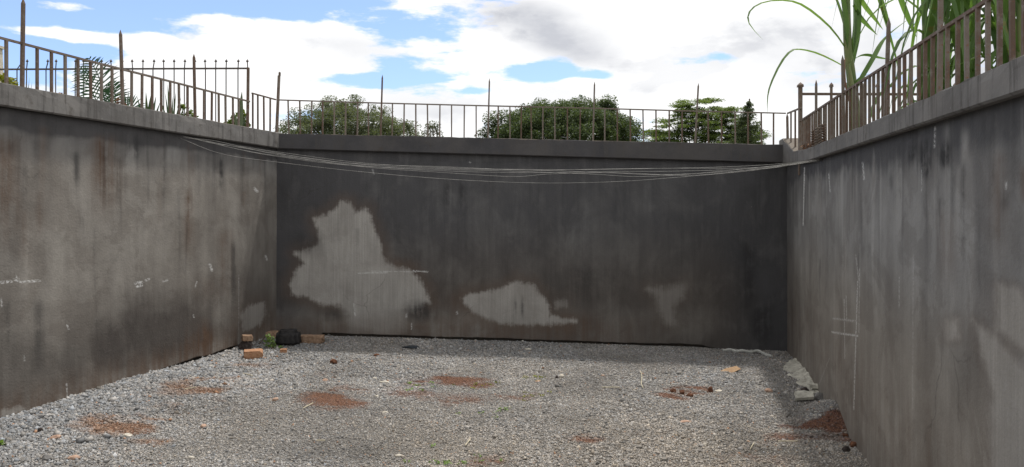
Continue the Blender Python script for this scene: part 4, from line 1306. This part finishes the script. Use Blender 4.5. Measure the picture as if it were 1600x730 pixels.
def frond(root, pts, ll, n_=24, tilt=0.0):
    sp_ = spline(pts, n_); m = MB(); m.tube(sp_, [.009 - .006 * i / (n_ - 1) for i in range(n_)], 5)
    for i in range(3, n_):
        u = i / (n_ - 1); t_ = sp_[min(i + 1, n_ - 1)] - sp_[i - 1]; t_ /= np.linalg.norm(t_)
        sd = np.cross(t_, (0, -1, .0)); sd /= np.linalg.norm(sd)
        L = ll * math.sin(math.pi * min(1, .18 + .8 * u)) ** .7
        for s in (-1, 1):
            d = sd * s * .85 + t_ * .55 + np.array((0, random.uniform(-.25, .25), -.12 + tilt)); d /= np.linalg.norm(d)
            p0 = sp_[i]; p1 = p0 + d * L * .5; p2 = p0 + d * L + np.array((0, 0, -.10 * L))
            m.ribbon([p0, p1, p2], .017, np.cross(d, (0, 1, 0)), .1)
    return m.build('frond', M_PALM, root, True)


Yp = 7.7
rt = empty('palm_plant', P(168, 300, Yp)[:2] + (2.02,), 'dark feathery palm showing through the left railing', 'palm', PL)
m = MB(); b_ = np.array(P(172, 300, Yp)); b_[2] = 2.0; m.tube([b_, b_ + np.array((0, 0, .38))], [.07, .055], 8); m.build('trunk', M_BARK, rt, True)
frond(rt, [P(172, 215, Yp), P(166, 170, Yp), P(156, 125, Yp - .05), P(140, 92, Yp - .1)], .30)
frond(rt, [P(172, 215, Yp), P(160, 180, Yp + .1), P(142, 140, Yp + .15), P(122, 106, Yp + .2)], .26)
frond(rt, [P(172, 215, Yp), P(178, 180, Yp + .1), P(180, 150, Yp + .1), P(176, 128, Yp + .1)], .22)
frond(rt, [P(174, 215, Yp), P(190, 178, Yp), P(205, 168, Yp), P(218, 176, Yp)], .2)


def agave(label, px_, Yq, blades, w=.05):
    root = empty('agave_plant', P(px_, 300, Yq)[:2] + (2.02,), label, 'agave', PL)
    for tx, ty, bw in blades:
        b = np.array(P(px_ + (tx - px_) * .15, 222, Yq)); t_ = np.array(P(tx, ty, Yq + random.uniform(-.15, .15)))
        mid = b * .5 + t_ * .5 + np.array(((tx - px_) / F * Yq * -.05, 0, .02))
        leaf(root, [b, mid, t_], w * bw, M_AGAVE, fold=.3, n_=9, basew=.8, side=(1, .3, 0))
    return root


agave('stiff sword leaved agave right of the palm', 232, 7.9, [(214, 150, .5), (228, 143, .7), (238, 141, 1.3), (222, 165, .6), (250, 160, .6), (206, 168, .4), (244, 150, .7)])
agave('fan of narrow sword leaves near the third railing post', 268, 8.0, [(252, 158, .6), (262, 132, .7), (258, 145, .5), (275, 143, .5), (283, 152, .5), (291, 160, .5), (298, 165, .4), (302, 172, .4), (306, 178, .4), (270, 150, .5)], .04)
agave('broad upright sword leaf near the end of the left railing', 374, 8.35, [(378, 143, 1.0), (366, 176, .6), (385, 178, .5)], .06)
agave('low spiky tuft beside the first tall post at left', 38, 7.0, [(26, 116, .4), (33, 122, .4), (46, 121, .4), (50, 128, .4), (40, 128, .3)], .03)


def shrub(label, pts_, Yq, rad, cnt, size, m_, seed, base):
    root = empty('shrub', P(base, 300, Yq)[:2] + (2.02,), label, 'shrub', PL)
    m = MB(); b = np.array(P(base, 300, Yq)); b[2] = 2.0
    cs_ = [np.array(P(x, y, Yq + random.uniform(-.15, .15))) for x, y in pts_]
    for c in cs_: m.tube([b, b * .4 + c * .6, c], [.012, .008, .004], 5)
    m.build('stem', M_BARK, root)
    crown(root, 'foliage', m_, cs_, [(rad, rad, rad * .9)] * len(cs_), [cnt] * len(cs_), size, seed, up=.3)


shrub('yellow leaved shrub at the left edge behind the railing', [(3, 122), (10, 126), (-6, 120), (15, 130), (20, 130), (-14, 124)], 6.6, .05, 34, .022, M_YELLOW, 51, 2)
shrub('small yellow green shrub by the third railing post', [(297, 178), (303, 184), (291, 184), (285, 168)], 8.1, .05, 26, .026, M_SHRUB, 52, 297)
shrub('yellow green leafy shrub near the left end of the back wall', [(366, 186), (372, 190), (380, 184), (362, 192), (357, 196), (384, 194), (376, 176)], 8.6, .055, 26, .03, M_SHRUB, 53, 370)
shrub('dry brownish shrub low beside the second tall post', [(96, 149), (100, 152), (186, 160), (190, 164)], 7.4, .04, 20, .02, M_HUSK, 54, 98)

# pale pillar at the left edge
mb = MB(); b = np.array(P(-4, 300, 8.9)); b[2] = 2.0
mb.bar(b, np.array(P(-5, 76, 8.9)), .15, .15, taper=.55); mb.bar(np.array(P(-5, 76, 8.9)), np.array(P(-5, 72, 8.9)), .12, .12)
o = mb.build('plaster_pillar', M_PALE); tag(o, 'pale tapering pillar at the far left beyond the railing', 'pillar')

# weed by the bricks
root = empty('weed', at(428, 545), 'small green weed growing between the bricks in the left corner', 'weed', CORN)
m = MB(); b = at(428, 545); cs_ = []
for px_, py_ in ((420, 532), (424, 540), (428, 543), (433, 546), (418, 540), (426, 533), (431, 550), (422, 526), (436, 544), (428, 548)):
    c = np.array(P(px_, py_, b[1] + random.uniform(-.08, .12))); cs_.append(c); m.tube([b, b * .5 + c * .5 + np.array((0, 0, .02)), c], [.005, .004, .002], 4)
m.build('stem', M_STEM, root)
crown(root, 'foliage', M_WEED, cs_, [(.05, .05, .035)] * len(cs_), [18] * len(cs_), .020, 58, up=.4)
root = empty('weed', at(1, 697), 'green weed leaf at the left edge of the yard', 'weed')
b = at(1, 697); crown(root, 'foliage', M_WEED, [b + np.array((.0, 0, .02)), b + np.array((-.06, .02, .02))], [(.035, .03, .015)] * 2, [14] * 2, .024, 59, up=.6)
GS = 'sparse weed sprouts on the gravel'
for i, (px_, py_, lab) in enumerate(((753, 603, 'yellow green sprouts right of the widest red patch'), (833, 592, 'yellow green sprout behind the tan chip'), (826, 618, 'sprout in front of the white angular pebble'),
                                     (690, 722, 'low green sprouts in the centre foreground'), (740, 726, 'low green sprouts right of the centre foreground sprouts'), (655, 606, 'sprout between the two nearest red patches'), (770, 648, 'sprout in the middle of the open gravel'))):
    b = at(px_, py_); o_ = empty('weed_sprout', b, lab, 'sprout', GS)
    r = np.random.default_rng(i)
    crown(o_, 'foliage', M_YELLOW if i < 3 else M_WEED, [b + np.array((r.normal(0, .11), r.normal(0, .09), .012)) for _ in range(7)], [(.035, .03, .010)] * 7, [7] * 7, .011, 300 + i, up=.5)

# ------------------------------------------------------------------ light, sky, camera
S = np.array((.24, .36, 1.0)); S /= np.linalg.norm(S)
el, az = math.asin(S[2]), math.atan2(S[0], S[1])
sun = bpy.data.lights.new('sun', 'SUN'); sun.energy = 3.25; sun.angle = math.radians(2.6); sun.color = (1, .955, .89)
so = bpy.data.objects.new('sun', sun); COL.objects.link(so)
from mathutils import Vector
so.rotation_euler = Vector(S).to_track_quat('Z', 'Y').to_euler()

w = bpy.data.worlds.new('World'); sc.world = w; w.use_nodes = True
t = NT(w.node_tree); bg = w.node_tree.nodes['Background']
sky = t.new('ShaderNodeTexSky'); sky.sky_type = 'NISHITA'; sky.sun_disc = False
sky.sun_elevation = el; sky.sun_rotation = az; sky.air_density = 1.0; sky.dust_density = .6; sky.ozone_density = 1.5
d = t.new('ShaderNodeTexCoord').outputs['Generated']
sep = t.new('ShaderNodeSeparateXYZ'); t.put(sep.inputs[0], d)
AZ = t.m('ARCTAN2', sep.outputs[0], sep.outputs[1]); EL = t.m('ARCSINE', sep.outputs[2])


def blob(cx, cy, rx, ry, rot=0.0):
    a0 = math.atan((cx - 800) / F); e0 = math.atan((HY - cy) / F * math.cos(a0))
    u, v = t.m('SUBTRACT', AZ, a0), t.m('SUBTRACT', EL, e0)
    c, s = math.cos(rot), math.sin(rot)
    uu = t.m('ADD', t.m('MULTIPLY', u, c), t.m('MULTIPLY', v, s)); vv = t.m('SUBTRACT', t.m('MULTIPLY', v, c), t.m('MULTIPLY', u, s))
    q = t.m('ADD', t.m('POWER', t.m('DIVIDE', uu, rx / F), 2.0), t.m('POWER', t.m('DIVIDE', vv, ry / F), 2.0))
    return t.m('POWER', 2.718, t.m('MULTIPLY', q, -1.0))


def total(lst):
    acc = None
    for cx, cy, rx, ry, a, *rot in lst:
        b_ = t.m('MULTIPLY', blob(cx, cy, rx, ry, rot[0] if rot else 0.0), a)
        acc = b_ if acc is None else t.m('ADD', acc, b_)
    return acc


dv = t.vm('MULTIPLY', d, (1, 1, 2.4))
n1 = t.noise(dv, 4.2, 10, .60, .3); n2 = t.noise(t.vm('ADD', dv, (3.1, 1.7, .4)), 11, 9, .62); n3 = t.noise(t.vm('ADD', dv, (1.3, 5.7, 2.4)), 3.0, 6, .55)
blue = total([(130, -30, 420, 100, 1.6), (430, -8, 90, 26, .7), (60, 70, 200, 28, .35), (30, 110, 120, 25, .45), (850, 112, 58, 17, 1.7), (930, 118, 40, 9, .9), (560, 124, 120, 10, .6), (640, 122, 60, 7, .5), (740, 142, 35, 7, .6), (1105, 92, 60, 9, .5), (1130, 84, 30, 6, .4), (460, 182, 50, 14, .6), (150, 80, 130, 20, .25)])
puff = total([(75, 50, 80, 12, 1.3), (95, 10, 55, 11, 1.2), (330, 30, 110, 14, .75), (200, 66, 110, 9, .6), (275, 110, 130, 50, .9), (400, 100, 90, 40, .9), (420, 55, 120, 22, .6), (250, 130, 160, 30, .6), (510, 60, 60, 40, .6), (240, 75, 40, 20, .5), (900, 122, 30, 12, .7), (1000, 60, 150, 90, .3)])
n4 = t.noise(t.vm('MULTIPLY', d, (6, 6, 34)), 1.6, 8, .6, .4)
dens = t.m('ADD', t.m('MULTIPLY', t.m('SUBTRACT', n1, .5), 1.6), t.m('ADD', t.m('MULTIPLY', t.m('SUBTRACT', n2, .5), 1.9), t.m('MULTIPLY', t.m('SUBTRACT', n4, .5), 1.3)))
dens = t.m('ADD', t.m('ADD', dens, .52), t.m('SUBTRACT', puff, blue))
cover = t.rng(dens, -.10, .34)
grey = total([(865, 48, 90, 34, 1.0, -.40), (905, 85, 70, 16, .5, -.2), (775, 18, 60, 28, .5), (600, 85, 80, 25, .35), (1235, 55, 110, 45, .42), (1290, 130, 90, 30, .40), (1390, 90, 50, 50, .55), (1560, 90, 80, 70, .5), (1010, 143, 40, 9, .3), (520, 65, 60, 16, .3), (700, 180, 80, 20, .3)])
shade = t.m('ADD', t.m('MULTIPLY', grey, t.rng(n2, .25, .65, .55, 1.1, False)), t.m('MULTIPLY', t.rng(n3, .50, .72, 0, .2), t.rng(n2, .30, .62, .35, 1.1, False)))
off = tuple(S * .075)
def dn(vec):
    a_ = t.noise(t.vm('MULTIPLY', vec, (1, 1, 2.0)), 6.0, 9, .58, .3)
    return a_
relief = t.m('SUBTRACT', dn(t.vm('ADD', d, off)), dn(d))
shade = t.m('ADD', shade, t.rng(relief, .02, .15, 0, .30))
shade = t.m('MINIMUM', shade, 1.0)
cloud = t.mix(shade, (10.0, 10.0, 10.0), (5.4, 5.55, 6.0))
skyc = t.mix(1.0, sky.outputs[0], (1.12, 1.30, 1.72), 'MULTIPLY')
skyc = t.mix(.12, skyc, (9.5, 9.8, 10.2))
t.put(bg.inputs['Color'], t.mix(cover, skyc, cloud))
bg.inputs['Strength'].default_value = .1

cam = bpy.data.cameras.new('camera'); co = bpy.data.objects.new('camera', cam); COL.objects.link(co)
co.location = (0, 0, E); co.rotation_euler = (math.pi / 2, 0, 0)
cam.sensor_width = 36; cam.lens = F / 1600 * 36; cam.shift_y = -(365 - HY) / 1600
cam.clip_start = .05; cam.clip_end = 4000
sc.camera = co
sc.view_settings.view_transform = 'Standard'; sc.view_settings.look = 'None'
sc.view_settings.exposure = .20; sc.view_settings.gamma = 1; sc.view_settings.use_curve_mapping = False
